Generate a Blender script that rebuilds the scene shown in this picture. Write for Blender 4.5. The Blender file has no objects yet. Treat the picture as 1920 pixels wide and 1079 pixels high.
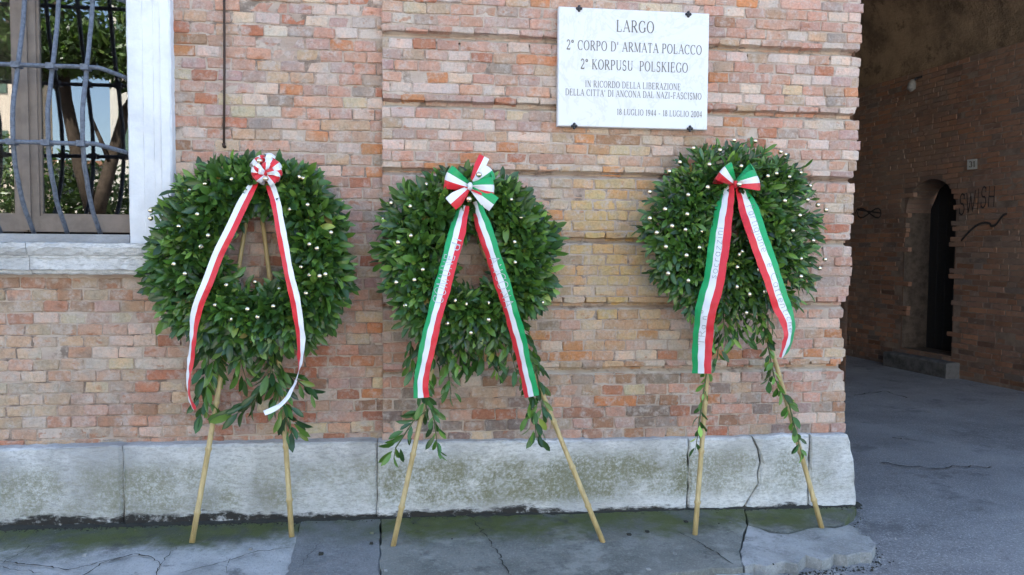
import bpy, math, random
import numpy as np
from mathutils import Vector, Matrix

random.seed(7); rng = np.random.default_rng(11)
SC = bpy.context.scene
COL = SC.collection

# ------------------------------------------------------------------ camera
F, CX, CY = 1443.0, 960.0, 539.5          # focal length and centre in photo pixels (1920 wide)
YAW, PITCH, ROLL = math.radians(7.426), math.radians(2.9), math.radians(0.405)
CAM = np.array([0.0, -4.205, 1.478])
_fw = np.array([math.sin(YAW)*math.cos(PITCH), math.cos(YAW)*math.cos(PITCH), -math.sin(PITCH)])
_rt = np.array([math.cos(YAW), -math.sin(YAW), 0.0]); _up = np.cross(_rt, _fw)
RT = _rt*math.cos(ROLL)+_up*math.sin(ROLL); UP = -_rt*math.sin(ROLL)+_up*math.cos(ROLL); FW = _fw
cam = bpy.data.cameras.new('camera'); camo = bpy.data.objects.new('camera', cam); COL.objects.link(camo)
cam.sensor_width = 36.0; cam.lens = F/1920*36.0; cam.clip_start = 0.05; cam.clip_end = 3000
M = Matrix(((RT[0], UP[0], -FW[0], CAM[0]), (RT[1], UP[1], -FW[1], CAM[1]), (RT[2], UP[2], -FW[2], CAM[2]), (0, 0, 0, 1)))
camo.matrix_world = M
SC.camera = camo

# ------------------------------------------------------------------ sky, sun, exposure
SUN_EL, SUN_ROT = math.radians(50), math.radians(-20)     # the sun stands behind the building: the facade lies in open shade
w = bpy.data.worlds.new('World'); SC.world = w; w.use_nodes = True
nt = w.node_tree; bg = nt.nodes['Background']
sky = nt.nodes.new('ShaderNodeTexSky'); sky.sky_type = 'NISHITA'; sky.sun_disc = False
sky.sun_elevation = SUN_EL; sky.sun_rotation = SUN_ROT; sky.air_density = 1.0; sky.dust_density = 1.6; sky.ozone_density = 1.0
nt.links.new(sky.outputs[0], bg.inputs[0]); bg.inputs[1].default_value = 0.125
sl = bpy.data.lights.new('sun', 'SUN'); sl.energy = 5.0; sl.angle = math.radians(0.53); sl.color = (1.0, 0.95, 0.87)
so = bpy.data.objects.new('sun', sl); COL.objects.link(so); so.location = (0, 10, 20)
sd = Vector((math.sin(SUN_ROT)*math.cos(SUN_EL), math.cos(SUN_ROT)*math.cos(SUN_EL), math.sin(SUN_EL)))
so.rotation_euler = sd.to_track_quat('Z', 'Y').to_euler()
SC.view_settings.view_transform = 'Standard'; SC.view_settings.look = 'None'
SC.view_settings.exposure = 2.68; SC.view_settings.gamma = 1.0; SC.view_settings.use_curve_mapping = False
SC.cycles.use_denoising = True
SC.cycles.max_bounces = 8; SC.cycles.diffuse_bounces = 5

# ------------------------------------------------------------------ pixel helpers
def ray(u, v): return FW+RT*(u-CX)/F-UP*(v-CY)/F
def hit(u, v, c=0.0, k=0.0):
    """where the ray through a photo pixel meets the plane y = c + k z"""
    d = ray(u, v); t = (c+k*CAM[2]-CAM[1])/(d[1]-k*d[2]); return CAM+d*t
def gz(x): return 0.012-0.011*x            # the pavement falls gently to the right
def ground(u, v, dz=0.0):
    d = ray(u, v); t = (0.012+dz-0.011*CAM[0]-CAM[2])/(d[2]+0.011*d[0]); return CAM+d*t
def proj(p):
    q = np.asarray(p)-CAM; z = q@FW; return CX+F*(q@RT)/z, CY-F*(q@UP)/z

# ------------------------------------------------------------------ object helpers
def mesh(name, verts, faces, smooth=False):
    m = bpy.data.meshes.new(name); m.from_pydata([tuple(map(float, v)) for v in verts], [], faces); m.update()
    if smooth: m.polygons.foreach_set('use_smooth', [True]*len(m.polygons))
    return m
def obj(name, me, mat=None, parent=None, kind=None):
    o = bpy.data.objects.new(name, me); COL.objects.link(o)
    if mat is not None:
        if not me.materials: me.materials.append(mat)
    if parent is not None: o.parent = parent
    if kind: o['kind'] = kind
    return o
def tag(o, label, cat, group=None):
    o['label'] = label; o['category'] = cat
    if group: o['group'] = group
    return o
def empty(name, loc, label, cat, group=None):
    o = bpy.data.objects.new(name, None); COL.objects.link(o); o.location = loc; o.empty_display_size = .1
    bpy.context.view_layer.update()
    return tag(o, label, cat, group)
def part(name, me, mat, parent, kind=None):
    """child given in world coordinates (parents are unrotated empties)"""
    o = obj(name, me, mat, parent, kind); o.matrix_parent_inverse = Matrix.Translation(-Vector(parent_loc(parent))); return o
def parent_loc(p):
    return p.location.copy() if p is not None and p.type == 'EMPTY' else Vector((0, 0, 0))
class MB:
    def __init__(s): s.v = []; s.f = []
    def add(s, v, f):
        n = len(s.v); s.v += [tuple(map(float, a)) for a in v]; s.f += [tuple(i+n for i in q) for q in f]; return s
    def box(s, x0, x1, y0, y1, z0, z1):
        return s.add([(x0,y0,z0),(x1,y0,z0),(x1,y1,z0),(x0,y1,z0),(x0,y0,z1),(x1,y0,z1),(x1,y1,z1),(x0,y1,z1)],
                     [(0,3,2,1),(4,5,6,7),(0,1,5,4),(1,2,6,5),(2,3,7,6),(3,0,4,7)])
    def tube(s, pts, rad, n=8, cap=True):
        pts = [np.array(p, float) for p in pts]; rad = [rad]*len(pts) if np.isscalar(rad) else rad
        rings = []; ref = None
        for i, p in enumerate(pts):
            t = pts[min(i+1, len(pts)-1)]-pts[max(i-1, 0)]; t /= (np.linalg.norm(t)+1e-9)
            if ref is None: ref = np.cross(t, [0.31, 0.9, 0.17]); 
            a = ref-t*(ref@t); a /= np.linalg.norm(a)+1e-9; ref = a; b = np.cross(t, a)
            rings.append([p+rad[i]*(a*math.cos(2*math.pi*k/n)+b*math.sin(2*math.pi*k/n)) for k in range(n)])
        v = [q for r in rings for q in r]; f = []
        for i in range(len(pts)-1):
            for k in range(n): f.append((i*n+k, i*n+(k+1) % n, (i+1)*n+(k+1) % n, (i+1)*n+k))
        if cap: f.append(tuple(range(n-1, -1, -1))); f.append(tuple((len(pts)-1)*n+k for k in range(n)))
        return s.add(v, f)
    def extrude_profile(s, prof, axis, a0, a1, nseg=1, jit=0.0):
        """closed profile [(p,q)..] swept along x (p=y,q=z) or z (p=x,q=y)"""
        n = len(prof); v = []
        for i in range(nseg+1):
            a = a0+(a1-a0)*i/nseg
            for p, q in prof:
                jp, jq = (random.gauss(0, jit), random.gauss(0, jit)) if jit else (0, 0)
                v.append((a, p+jp, q+jq) if axis == 'x' else (p+jp, q+jq, a))
        f = []
        for i in range(nseg):
            for k in range(n): f.append((i*n+k, i*n+(k+1) % n, (i+1)*n+(k+1) % n, (i+1)*n+k))
        f.append(tuple(range(n-1, -1, -1))); f.append(tuple(nseg*n+k for k in range(n)))
        return s.add(v, f)
    def me(s, name, smooth=False): return mesh(name, s.v, s.f, smooth)
def fix_normals(me):
    import bmesh
    b = bmesh.new(); b.from_mesh(me); bmesh.ops.recalc_face_normals(b, faces=b.faces); b.to_mesh(me); b.free(); return me

# ------------------------------------------------------------------ materials
def N(nt, t, **kw):
    n = nt.nodes.new(t)
    for k, v in kw.items(): setattr(n, k, v)
    return n
class Mat:
    def __init__(s, name, rough=.8, spec=.3):
        s.m = bpy.data.materials.new(name); s.m.use_nodes = True; s.nt = s.m.node_tree
        s.b = s.nt.nodes['Principled BSDF']; s.b.inputs['Roughness'].default_value = rough
        s.b.inputs['Specular IOR Level'].default_value = spec
        g = N(s.nt, 'ShaderNodeNewGeometry'); s.pos = g.outputs['Position']; s.geo = g
    def link(s, a, b): s.nt.links.new(a, b)
    def noise(s, scale, detail=4, rough=.55, lo=None, hi=None, dist=0, vec=None, stretch=None):
        n = N(s.nt, 'ShaderNodeTexNoise'); n.inputs['Scale'].default_value = scale; n.inputs['Detail'].default_value = detail
        n.inputs['Roughness'].default_value = rough; n.inputs['Distortion'].default_value = dist
        v = vec or s.pos
        if stretch:
            mp = N(s.nt, 'ShaderNodeMapping'); mp.inputs['Scale'].default_value = stretch; s.link(v, mp.inputs['Vector']); v = mp.outputs[0]
        s.link(v, n.inputs['Vector'])
        return n.outputs['Fac'] if lo is None else s.ramp(n.outputs['Fac'], lo, hi)
    def ramp(s, x, lo, hi, a=0., b=1.):
        r = N(s.nt, 'ShaderNodeMapRange'); r.interpolation_type = 'SMOOTHSTEP'
        for i, v in enumerate((lo, hi, a, b)): r.inputs[i+1].default_value = v
        s.link(x, r.inputs[0]); return r.outputs[0]
    def math(s, op, a, b=None):
        n = N(s.nt, 'ShaderNodeMath', operation=op)
        for i, x in enumerate((a, b)):
            if x is None: continue
            if hasattr(x, 'is_linked'): s.link(x, n.inputs[i])
            else: n.inputs[i].default_value = x
        return n.outputs[0]
    def mix(s, fac, a, b, mode='MIX'):
        n = N(s.nt, 'ShaderNodeMix', data_type='RGBA', blend_type=mode)
        for sock, x in ((n.inputs['Factor'], fac), (n.inputs[6], a), (n.inputs[7], b)):
            if hasattr(x, 'is_linked'): s.link(x, sock)
            elif isinstance(x, (tuple, list)): sock.default_value = (*x[:3], 1)
            else: sock.default_value = x
        return n.outputs[2]
    def xyz(s):
        n = N(s.nt, 'ShaderNodeSeparateXYZ'); s.link(s.pos, n.inputs[0]); return n.outputs
    def attr(s, name='var', otype='GEOMETRY'):
        n = N(s.nt, 'ShaderNodeAttribute', attribute_type=otype, attribute_name=name); return n.outputs['Color']
    def objcol(s): return N(s.nt, 'ShaderNodeObjectInfo').outputs['Color']
    def base(s, c):
        if hasattr(c, 'is_linked'): s.link(c, s.b.inputs['Base Color'])
        else: s.b.inputs['Base Color'].default_value = (*c, 1)
        return s
    def rough(s, r): s.link(r, s.b.inputs['Roughness']); return s
    def bump(s, h, strength=.5, dist=.01):
        n = N(s.nt, 'ShaderNodeBump'); n.inputs['Strength'].default_value = strength; n.inputs['Distance'].default_value = dist
        s.link(h, n.inputs['Height']); s.link(n.outputs[0], s.b.inputs['Normal']); return s

def plain(name, c, rough=.6, metal=0., spec=.4, var=.25, scale=30, bump=0.):
    m = Mat(name, rough, spec); m.b.inputs['Metallic'].default_value = metal
    m.base(m.mix(m.noise(scale, 5, .65, .35, .7), c, tuple(x*(1-var) for x in c)))
    if bump: m.bump(m.noise(scale*3, 4, .7), bump, .005)
    return m.m
def weather(m, c):
    """broad lime smears and soot that cross bricks and joints alike"""
    c = m.mix(m.math('MULTIPLY', m.noise(2.1, 7, .68, .50, .70), .38), c, (.60, .49, .40))
    c = m.mix(m.math('MULTIPLY', m.noise(1.5, 6, .66, .54, .74, stretch=(1.6, 1, .7)), .42), c, (.22, .165, .13))
    return m.mix(m.math('MULTIPLY', m.noise(6.5, 7, .74, .55, .68, stretch=(.8, 1, 1.3)), .55), c, (.60, .50, .42))
def brick_mat(name, from_object):
    m = Mat(name, .92, .15)
    c = m.objcol() if from_object else m.attr('var')
    c = weather(m, c)
    c = m.mix(m.noise(9, 5, .6, .35, .75), c, m.mix(1.0, c, (1.25, 1.02, .9), 'MULTIPLY'))
    pale = m.math('MULTIPLY', m.noise(17, 7, .7, .47, .66), .66)           # lime bloom
    c = m.mix(pale, c, (.60, .51, .45))
    oran = m.math('MULTIPLY', m.noise(11, 4, .6, .62, .68, vec=None, stretch=(1, 1, 1.7)), .55)   # spalled faces
    c = m.mix(oran, c, (.46, .17, .075))
    soot = m.math('MULTIPLY', m.noise(7.3, 7, .75, .55, .74), .42)
    c = m.mix(soot, c, (.13, .105, .095))
    c = m.mix(m.math('MULTIPLY', m.noise(75, 6, .8, .42, .66), .5), c, m.mix(1.0, c, (.60, .55, .52), 'MULTIPLY'))
    m.base(c)
    h = m.math('ADD', m.math('MULTIPLY', m.noise(55, 6, .7), .8), m.math('MULTIPLY', m.noise(210, 4, .7), .5))
    m.bump(h, .95, .015)
    return m.m
M_BRICK_O = brick_mat('brick_face', True); M_BRICK_S = brick_mat('brick_face_merged', False)

def mortar_mat(name, a, b, dark):
    m = Mat(name, .95, .1)
    c = m.mix(m.noise(4, 5, .6, .4, .65), a, b)
    c = weather(m, m.mix(m.math('MULTIPLY', m.noise(9, 5, .7, .50, .64), .75), c, dark))
    m.base(c); m.bump(m.noise(90, 6, .75), .8, .01); return m.m
M_MORTAR = mortar_mat('lime_mortar', (.53, .43, .355), (.42, .31, .245), (.13, .092, .07))
M_LEDGE = mortar_mat('ledge_mortar', (.52, .45, .38), (.42, .33, .26), (.20, .15, .12))

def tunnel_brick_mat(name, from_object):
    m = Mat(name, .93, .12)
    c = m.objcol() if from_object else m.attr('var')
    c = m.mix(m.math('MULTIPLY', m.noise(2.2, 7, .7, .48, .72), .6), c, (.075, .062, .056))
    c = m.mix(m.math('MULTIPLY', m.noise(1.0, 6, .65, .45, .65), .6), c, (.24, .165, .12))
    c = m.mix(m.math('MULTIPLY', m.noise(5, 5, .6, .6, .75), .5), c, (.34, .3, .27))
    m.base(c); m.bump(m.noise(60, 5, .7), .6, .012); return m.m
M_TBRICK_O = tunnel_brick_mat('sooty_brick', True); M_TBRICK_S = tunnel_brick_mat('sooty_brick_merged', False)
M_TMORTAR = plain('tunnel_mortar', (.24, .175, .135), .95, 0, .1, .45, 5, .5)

def wall_tex_mat(name, c1, c2, cm, sx=.25, sz=.065, vec_xz=True):
    """far brickwork: the material takes over where single bricks cannot be told apart"""
    m = Mat(name, .93, .12)
    x, y, z = m.xyz()
    cb = N(m.nt, 'ShaderNodeCombineXYZ'); m.link(x if vec_xz else y, cb.inputs[0]); m.link(z, cb.inputs[1])
    b = N(m.nt, 'ShaderNodeTexBrick'); m.link(cb.outputs[0], b.inputs['Vector'])
    b.inputs['Color1'].default_value = (*c1, 1); b.inputs['Color2'].default_value = (*c2, 1); b.inputs['Mortar'].default_value = (*cm, 1)
    b.inputs['Scale'].default_value = 1; b.inputs['Brick Width'].default_value = sx; b.inputs['Row Height'].default_value = sz
    b.inputs['Mortar Size'].default_value = .006; b.inputs['Mortar Smooth'].default_value = .4; b.inputs['Bias'].default_value = -.2
    c = m.mix(m.math('MULTIPLY', m.noise(1.3, 6, .65, .42, .7), .6), b.outputs[0], (.09, .075, .065))
    c = m.mix(m.math('MULTIPLY', m.noise(3.1, 6, .7, .55, .7), .35), c, (.38, .30, .22))
    m.base(c)
    h = m.math('SUBTRACT', m.math('MULTIPLY', m.noise(45, 5, .7), .5), b.outputs['Fac'])
    m.bump(h, .6, .012); return m.m
M_FAR_BRICK = wall_tex_mat('upper_brickwork', (.40, .23, .17), (.34, .25, .21), (.42, .37, .33), .125, .0605)
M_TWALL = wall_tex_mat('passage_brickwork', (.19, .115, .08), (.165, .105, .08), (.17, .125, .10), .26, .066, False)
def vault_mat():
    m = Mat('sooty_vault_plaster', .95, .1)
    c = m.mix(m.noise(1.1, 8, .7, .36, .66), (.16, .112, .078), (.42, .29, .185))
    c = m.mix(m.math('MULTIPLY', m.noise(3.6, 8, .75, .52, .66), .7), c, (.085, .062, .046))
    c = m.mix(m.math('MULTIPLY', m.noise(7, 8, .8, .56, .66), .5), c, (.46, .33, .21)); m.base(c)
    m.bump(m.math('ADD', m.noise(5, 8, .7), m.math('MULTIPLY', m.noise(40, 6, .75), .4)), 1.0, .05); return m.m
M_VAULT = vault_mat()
M_REVEAL = plain('shade_toned_niche_plaster', (.12, .092, .072), .95, 0, .1, .5, 9, .5)  # darker than the passage wall: shade put into colour against the entrance light

def stone_mat(name, tint=(.60, .59, .57), moss=.6, grime=True, seed=0., gray=.4):
    m = Mat(name, .85, .25); x, y, z = m.xyz()
    c = m.mix(m.noise(3.5, 7, .65, .38, .68), tint, tuple(t*.72 for t in tint))
    c = m.mix(m.math('MULTIPLY', m.noise(52, 8, .85, .48, .58, stretch=(.5, 1, 1.4)), .5), c, (.25, .245, .235))   # weathered pits
    c = m.mix(m.math('MULTIPLY', m.noise(1.7, 5, .7, .46, .6), gray), c, (.31, .30, .29))
    if moss:
        mz = m.math('MULTIPLY', m.ramp(z, .40, .27), m.ramp(z, .04, .12))
        mm = m.math('MULTIPLY', m.noise(1.9, 8, .75, .34, .60), m.noise(60, 6, .8, .28, .62))
        c = m.mix(m.math('MULTIPLY', m.math('MULTIPLY', mm, mz), moss), c, (.22, .215, .14))
    if grime:
        wob = m.math('ADD', m.math('MULTIPLY', m.noise(2.6, 4, .6), .15), m.math('MULTIPLY', m.noise(22, 7, .8, stretch=(.35, 1, 1.6)), .11))
        zz = m.math('ADD', m.math('SUBTRACT', z, wob), m.math('MULTIPLY', x, .022))
        c = m.mix(m.math('MULTIPLY', m.ramp(zz, -.075, -.098), m.noise(16, 6, .75, .30, .48)), c, (.035, .032, .028))
    m.base(c)
    m.bump(m.math('ADD', m.noise(28, 8, .75, stretch=(.5, 1, 1.5)), m.math('MULTIPLY', m.noise(120, 4, .7), .4)), .65, .014)
    return m.m
M_PLINTH = stone_mat('plinth_limestone', (.62, .615, .60), .9, True, gray=.5)
M_PLINTH2 = stone_mat('plinth_limestone_moss', (.66, .65, .63), 1.3, True, gray=.3)
M_PLINTH3 = stone_mat('plinth_limestone_corner', (.72, .71, .68), .9, True, gray=.15)
M_FRAME = plain('white_stone', (.72, .72, .73), .85, 0, .2, .16, 5, .5)
M_SILL = stone_mat('sill_stone', (.68, .67, .66), 0, False, gray=.12)
M_GRANITE = stone_mat('grey_granite', (.36, .36, .37), 0, False)

def marble():
    m = Mat('white_marble', .35, .4)
    v = m.noise(3.2, 9, .62, dist=1.6); d = m.math('ABSOLUTE', m.math('SUBTRACT', v, .5))
    c = m.mix(m.math('MULTIPLY', m.ramp(d, .03, .0), .35), (.66, .655, .655), (.47, .455, .44))
    c = m.mix(m.math('MULTIPLY', m.noise(6, 6, .6, .55, .75), .25), c, (.58, .56, .54)); m.base(c); return m.m
M_MARBLE = marble()
M_LETTER = plain('engraved_paint', (.17, .15, .125), .7)
M_BRONZE = plain('dark_bronze', (.06, .06, .065), .45, .8)
M_IRON = plain('blue_grey_iron_paint', (.135, .15, .185), .55, .0, .4, .5, 60, .4)
M_RUST = plain('rusty_rod', (.065, .04, .03), .8, .2)
M_WOOD = plain('brown_window_wood', (.21, .165, .135), .55, 0, .35, .25, 12)
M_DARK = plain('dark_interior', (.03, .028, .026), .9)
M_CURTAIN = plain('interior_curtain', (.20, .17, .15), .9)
M_SILVERPEN = plain('silver_pen', (.50, .51, .52), .5, .0)
M_GREYPEN = plain('grey_pen', (.24, .235, .23), .6)
M_GRAFFITI = plain('faded_black_spray_paint', (.050, .043, .040), .9, 0, .1, .5, 14)
M_PLATE = plain('enamel_plate', (.5, .48, .43), .4)
M_DOOR = plain('dark_door_boards', (.022, .02, .02), .7)
M_LAMP = plain('dusty_grey_lamp', (.24, .225, .205), .6)
M_STEP = plain('dirty_step_stone', (.13, .125, .12), .9, 0, .2, .5, 10, .6)

def gold():
    m = Mat('gold_ball', .2, .5); m.b.inputs['Metallic'].default_value = 1.; m.base((.74, .62, .44)); return m.m
M_GOLD = gold()
def satin(name, c):
    m = Mat(name, .42, .4); m.base(c); m.b.inputs['Sheen Weight'].default_value = .2
    m.bump(m.noise(14, 3, .5), .12, .01)
    return m.m
M_RED, M_WHITE, M_GREEN = satin('red_satin', (.62, .015, .025)), satin('white_satin', (.72, .715, .73)), satin('green_satin', (.0, .30, .085))

def leaf_mat(name, from_object):
    m = Mat(name, .30, .5)
    c = m.objcol() if from_object else m.attr('var')
    c = m.mix(m.math('MULTIPLY', m.noise(45, 3, .5), .35), c, m.mix(1.0, c, (1.5, 1.4, 1.1), 'MULTIPLY'))
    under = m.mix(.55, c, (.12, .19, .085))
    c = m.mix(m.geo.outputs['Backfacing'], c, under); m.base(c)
    tr = N(m.nt, 'ShaderNodeBsdfTranslucent'); m.link(m.mix(1.0, c, (1.5, 2.0, .7), 'MULTIPLY'), tr.inputs[0])
    mx = N(m.nt, 'ShaderNodeMixShader'); mx.inputs[0].default_value = .22
    m.link(m.b.outputs[0], mx.inputs[1]); m.link(tr.outputs[0], mx.inputs[2])
    m.link(mx.outputs[0], m.nt.nodes['Material Output'].inputs[0]); return m.m
M_LEAF_O = leaf_mat('laurel_leaf', True); M_LEAF_S = leaf_mat('laurel_leaf_merged', False)
M_CORE = plain('moss_core', (.022, .032, .014), .95)
M_TWIG = plain('green_twig', (.10, .12, .045), .7)
def bamboo():
    m = Mat('bamboo', .45, .4)
    c = m.mix(m.noise(7, 5, .6, .35, .7, stretch=(6, 6, 1)), (.50, .37, .17), (.36, .26, .11))
    c = m.mix(m.math('MULTIPLY', m.noise(40, 3, .6, .55, .75, stretch=(2, 2, .4)), .5), c, (.20, .13, .06)); m.base(c)
    m.bump(m.noise(60, 3, .5, stretch=(3, 3, .3)), .2, .004); return m.m
M_BAMBOO = bamboo()

def asphalt():
    m = Mat('asphalt', .78, .35); x, y, z = m.xyz()
    c = m.mix(m.noise(1.1, 6, .65, .35, .68), (.265, .266, .268), (.175, .176, .180))
    worn = m.noise(.55, 5, .6, .50, .62, stretch=(.35, 1.5, 1))                                   # wheel-worn pale streaks
    c = m.mix(m.math('MULTIPLY', worn, .5), c, (.33, .33, .33))
    c = m.mix(m.math('MULTIPLY', m.noise(85, 4, .85, .52, .62), .8), c, (.50, .50, .49))           # stone chips
    c = m.mix(m.math('MULTIPLY', m.noise(70, 4, .85, .56, .66), .8), c, (.055, .055, .058))
    c = m.mix(m.math('MULTIPLY', m.noise(2.4, 8, .72, .55, .66), .5), c, (.075, .075, .08)); m.base(c)
    m.rough(m.ramp(m.noise(4, 4, .6), .3, .7, .6, .9))
    m.bump(m.math('ADD', m.noise(75, 4, .85), m.math('MULTIPLY', m.noise(9, 6, .6), .8)), .8, .02); return m.m
M_ASPHALT = asphalt()
def cement(name, a, b, moss=1., wet=.5):
    m = Mat(name, .75, .35); x, y, z = m.xyz()
    c = m.mix(m.noise(2.7, 7, .65, .38, .66), a, b)
    c = m.mix(m.math('MULTIPLY', m.noise(85, 5, .85, .5, .64), .55), c, tuple(min(.5, t*1.7) for t in a))
    c = m.mix(m.math('MULTIPLY', m.noise(60, 5, .85, .54, .66), .6), c, tuple(t*.35 for t in a))
    c = m.mix(m.math('MULTIPLY', m.noise(1.6, 9, .75, .53, .60), .55), c, tuple(min(.5, t*1.55) for t in a))
    near = m.ramp(m.math('ADD', y, m.math('MULTIPLY', m.math('SUBTRACT', m.noise(2.1, 7, .7), .5), .9)), -.50, -.20)
    damp = m.math('MULTIPLY', near, wet)
    c = m.mix(damp, c, (.058, .068, .052))
    if moss:
        mo = m.math('MULTIPLY', m.math('MULTIPLY', near, m.noise(3.1, 8, .75, .36, .58)), moss)
        c = m.mix(mo, c, (.090, .108, .034))
    c = m.mix(m.math('MULTIPLY', m.noise(3.4, 9, .78, .55, .64), .6), c, (.05, .052, .052))
    m.base(c); m.rough(m.ramp(m.noise(6, 5, .6), .3, .7, .55, .9))
    m.bump(m.math('ADD', m.noise(18, 8, .75), m.math('MULTIPLY', m.noise(90, 4, .8), .5)), .85, .02); return m.m
M_CEM_PALE = cement('pale_cement', (.46, .47, .46), (.25, .262, .258), 1.0, .95)
M_CEM_GREY = cement('grey_cement', (.20, .207, .208), (.14, .147, .148), .55, .35)
M_CEM_DARK = cement('dark_cement', (.215, .218, .195), (.13, .136, .12), 1.1, .55)
M_CEM_EDGE = cement('broken_pale_cement', (.38, .385, .37), (.23, .235, .222), 1.0, .45)
M_DIRT_CRACK = plain('dirt_and_crack_dark', (.034, .033, .026), .95)  # soil and dirt, also the dark of the flat crack strips

# ------------------------------------------------------------------ ground
def sheet(x0, x1, y0, y1, nx, ny, zf):
    v = [(x0+(x1-x0)*i/nx, y0+(y1-y0)*j/ny, zf(x0+(x1-x0)*i/nx, y0+(y1-y0)*j/ny)) for j in range(ny+1) for i in range(nx+1)]
    f = [(j*(nx+1)+i, j*(nx+1)+i+1, (j+1)*(nx+1)+i+1, (j+1)*(nx+1)+i) for j in range(ny) for i in range(nx)]
    return v, f
ROAD_DROP = .055
def roadz(x, y):
    xx = max(-6, min(6, x)); return gz(xx)-ROAD_DROP+(0.02 if x > 2.6 else 0)*min(1, max(0, (x-2.6)/1.0))
v, f = sheet(-90, 90, -120, 40, 120, 100, roadz)
road = obj('road', mesh('road', v, f, True), M_ASPHALT, kind='structure')
road['label'] = 'worn bluish grey asphalt road running into the vaulted passage'
# ------------------------------------------------------------------ pavement of cement slabs
pav = bpy.data.objects.new('pavement', None); COL.objects.link(pav); pav['kind'] = 'structure'
pav['label'] = 'cracked mossy cement pavement along the foot of the brick wall'
def slab(name, poly, mat, top=0., thick=.10, jit=.004, rough_edge=0., bev=.012):
    """poly: list of ground (x, y); makes a prism with worn edges"""
    P = []
    for i, a in enumerate(poly):
        b = poly[(i+1) % len(poly)]; L = math.hypot(b[0]-a[0], b[1]-a[1]); n = max(1, int(L/.05))
        for k in range(n):
            t = k/n; j = jit+rough_edge*(1 if rough_edge else 0)
            P.append((a[0]+(b[0]-a[0])*t+random.gauss(0, j), a[1]+(b[1]-a[1])*t+random.gauss(0, j)))
    n = len(P); cx = sum(p[0] for p in P)/n; cy = sum(p[1] for p in P)/n
    def inset(p, d):
        q = np.array([cx-p[0], cy-p[1]]); q = q/np.linalg.norm(q)*d; return p[0]+q[0], p[1]+q[1]
    v = []
    for d, dz in ((0, -thick), (0, -bev), (bev, 0)):
        for p in P:
            q = inset(p, d); v.append((q[0], q[1], gz(q[0])+top+dz+(random.gauss(0, .004) if rough_edge and d == 0 else 0)))
    f = [(r*n+i, r*n+(i+1) % n, (r+1)*n+(i+1) % n, (r+1)*n+i) for r in range(2) for i in range(n)]
    f.append(tuple(range(2*n, 3*n)))
    return obj(name, fix_normals(mesh(name, v, f)), mat, pav)
def gpt(u, v): p = ground(u, v); return (p[0], p[1])
YB = -1.55
seam = [gpt(712, 968), gpt(716, 1078)]
seam_b = (seam[1][0]+.02, YB)
s2 = [gpt(566, 968), gpt(556, 1078)]
g = .0028
slab('paving_slab', [(-4.5, .1), (s2[0][0]-g, .1), (s2[1][0]-g, s2[1][1]), (s2[1][0]-g-.03, YB), (-4.5, YB)], M_CEM_PALE, 0)
slab('paving_slab', [(s2[0][0]+g, .1), (seam[0][0]-g, .1), (seam[1][0]-g, seam[1][1]), (seam_b[0]-g, YB), (s2[1][0]+g-.03, YB)], M_CEM_GREY, .003)
c1, c2, c3, c4 = gpt(1395, 938), gpt(1400, 985), gpt(1388, 1035), gpt(1392, 1064)
e4, e3 = gpt(1245, 1079), gpt(1330, 1068)
slab('paving_slab', [(seam[0][0]+g, .1), (c1[0]-g, .1), (c1[0]-g, c1[1]), (c2[0]-g, c2[1]), (c3[0]-g, c3[1]), (c4[0]-.005, c4[1]), e3, e4, (1.05, -1.0), (.80, YB), (seam_b[0]+g, YB)], M_CEM_DARK, .004, .10, .004, 0., .005)
d1, d2 = gpt(1545, 988), gpt(1615, 990)
slab('paving_slab', [(c1[0]+g, .1), (2.62, .1), gpt(1607, 950), gpt(1590, 972), gpt(1580, 984), gpt(1545, 986), gpt(1475, 1000), (c2[0]+g, c2[1]), (c1[0]+g, c1[1])], M_CEM_DARK, .001, .10, .004, 0., .005)
slab('broken_paving_slab', [(c2[0]+g, c2[1]-.004), gpt(1440, 1000), gpt(1476, 1003), gpt(1512, 994), gpt(1546, 991), gpt(1568, 992), gpt(1592, 985), gpt(1606, 992), gpt(1612, 1003), gpt(1632, 1008), gpt(1641, 1024), gpt(1634, 1038), gpt(1612, 1036), gpt(1590, 1044), gpt(1562, 1040), gpt(1540, 1050), gpt(1512, 1046),
      gpt(1495, 1060), gpt(1470, 1052), gpt(1436, 1064), gpt(1412, 1058), (c4[0]+.01, c4[1]), (c3[0]+g, c3[1])], M_CEM_EDGE, .004, .13, .003, .002, .005)
slab('broken_paving_slab', [gpt(1255, 1076), gpt(1300, 1066), gpt(1330, 1070), gpt(1362, 1058), gpt(1395, 1064), gpt(1440, 1074), (1.62, -1.02), (1.2, -1.02)], M_CEM_EDGE, -.026, .09, .003, .003, .006)
slab('broken_paving_slab', [gpt(1560, 1066), gpt(1592, 1064), gpt(1625, 1056), gpt(1662, 1064), gpt(1690, 1085), (1.9, -1.05), (1.75, -1.0)], M_CEM_EDGE, -.046, .07, .003, .003, .006)
# cracks as flat strips on the slabs, dark in place of shaded recesses
def crack(pix, wd=.006, dz=.006):
    pts = [np.array(gpt(*p)) for p in pix]; P = []
    for a, b in zip(pts[:-1], pts[1:]):
        n = max(2, int(np.linalg.norm(b-a)/.02))
        for k in range(n): P.append(a+(b-a)*k/n+rng.normal(0, .005, 2))
    P.append(pts[-1]); mb = []; f = []
    for i, p in enumerate(P):
        t = P[min(i+1, len(P)-1)]-P[max(i-1, 0)]; t = t/(np.linalg.norm(t)+1e-9); q = np.array([-t[1], t[0]])
        ww = .62*wd*(.2+1.2*random.random())*(1-.7*abs(2*i/len(P)-1)**3)
        for s_ in (-1, 1):
            r = p+q*ww*s_; mb.append((r[0], r[1], gz(r[0])+dz))
        if i: f.append((2*i-2, 2*i-1, 2*i+1, 2*i))
    obj('crack', mesh('crack', mb, f), M_DIRT_CRACK, pav)
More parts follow.
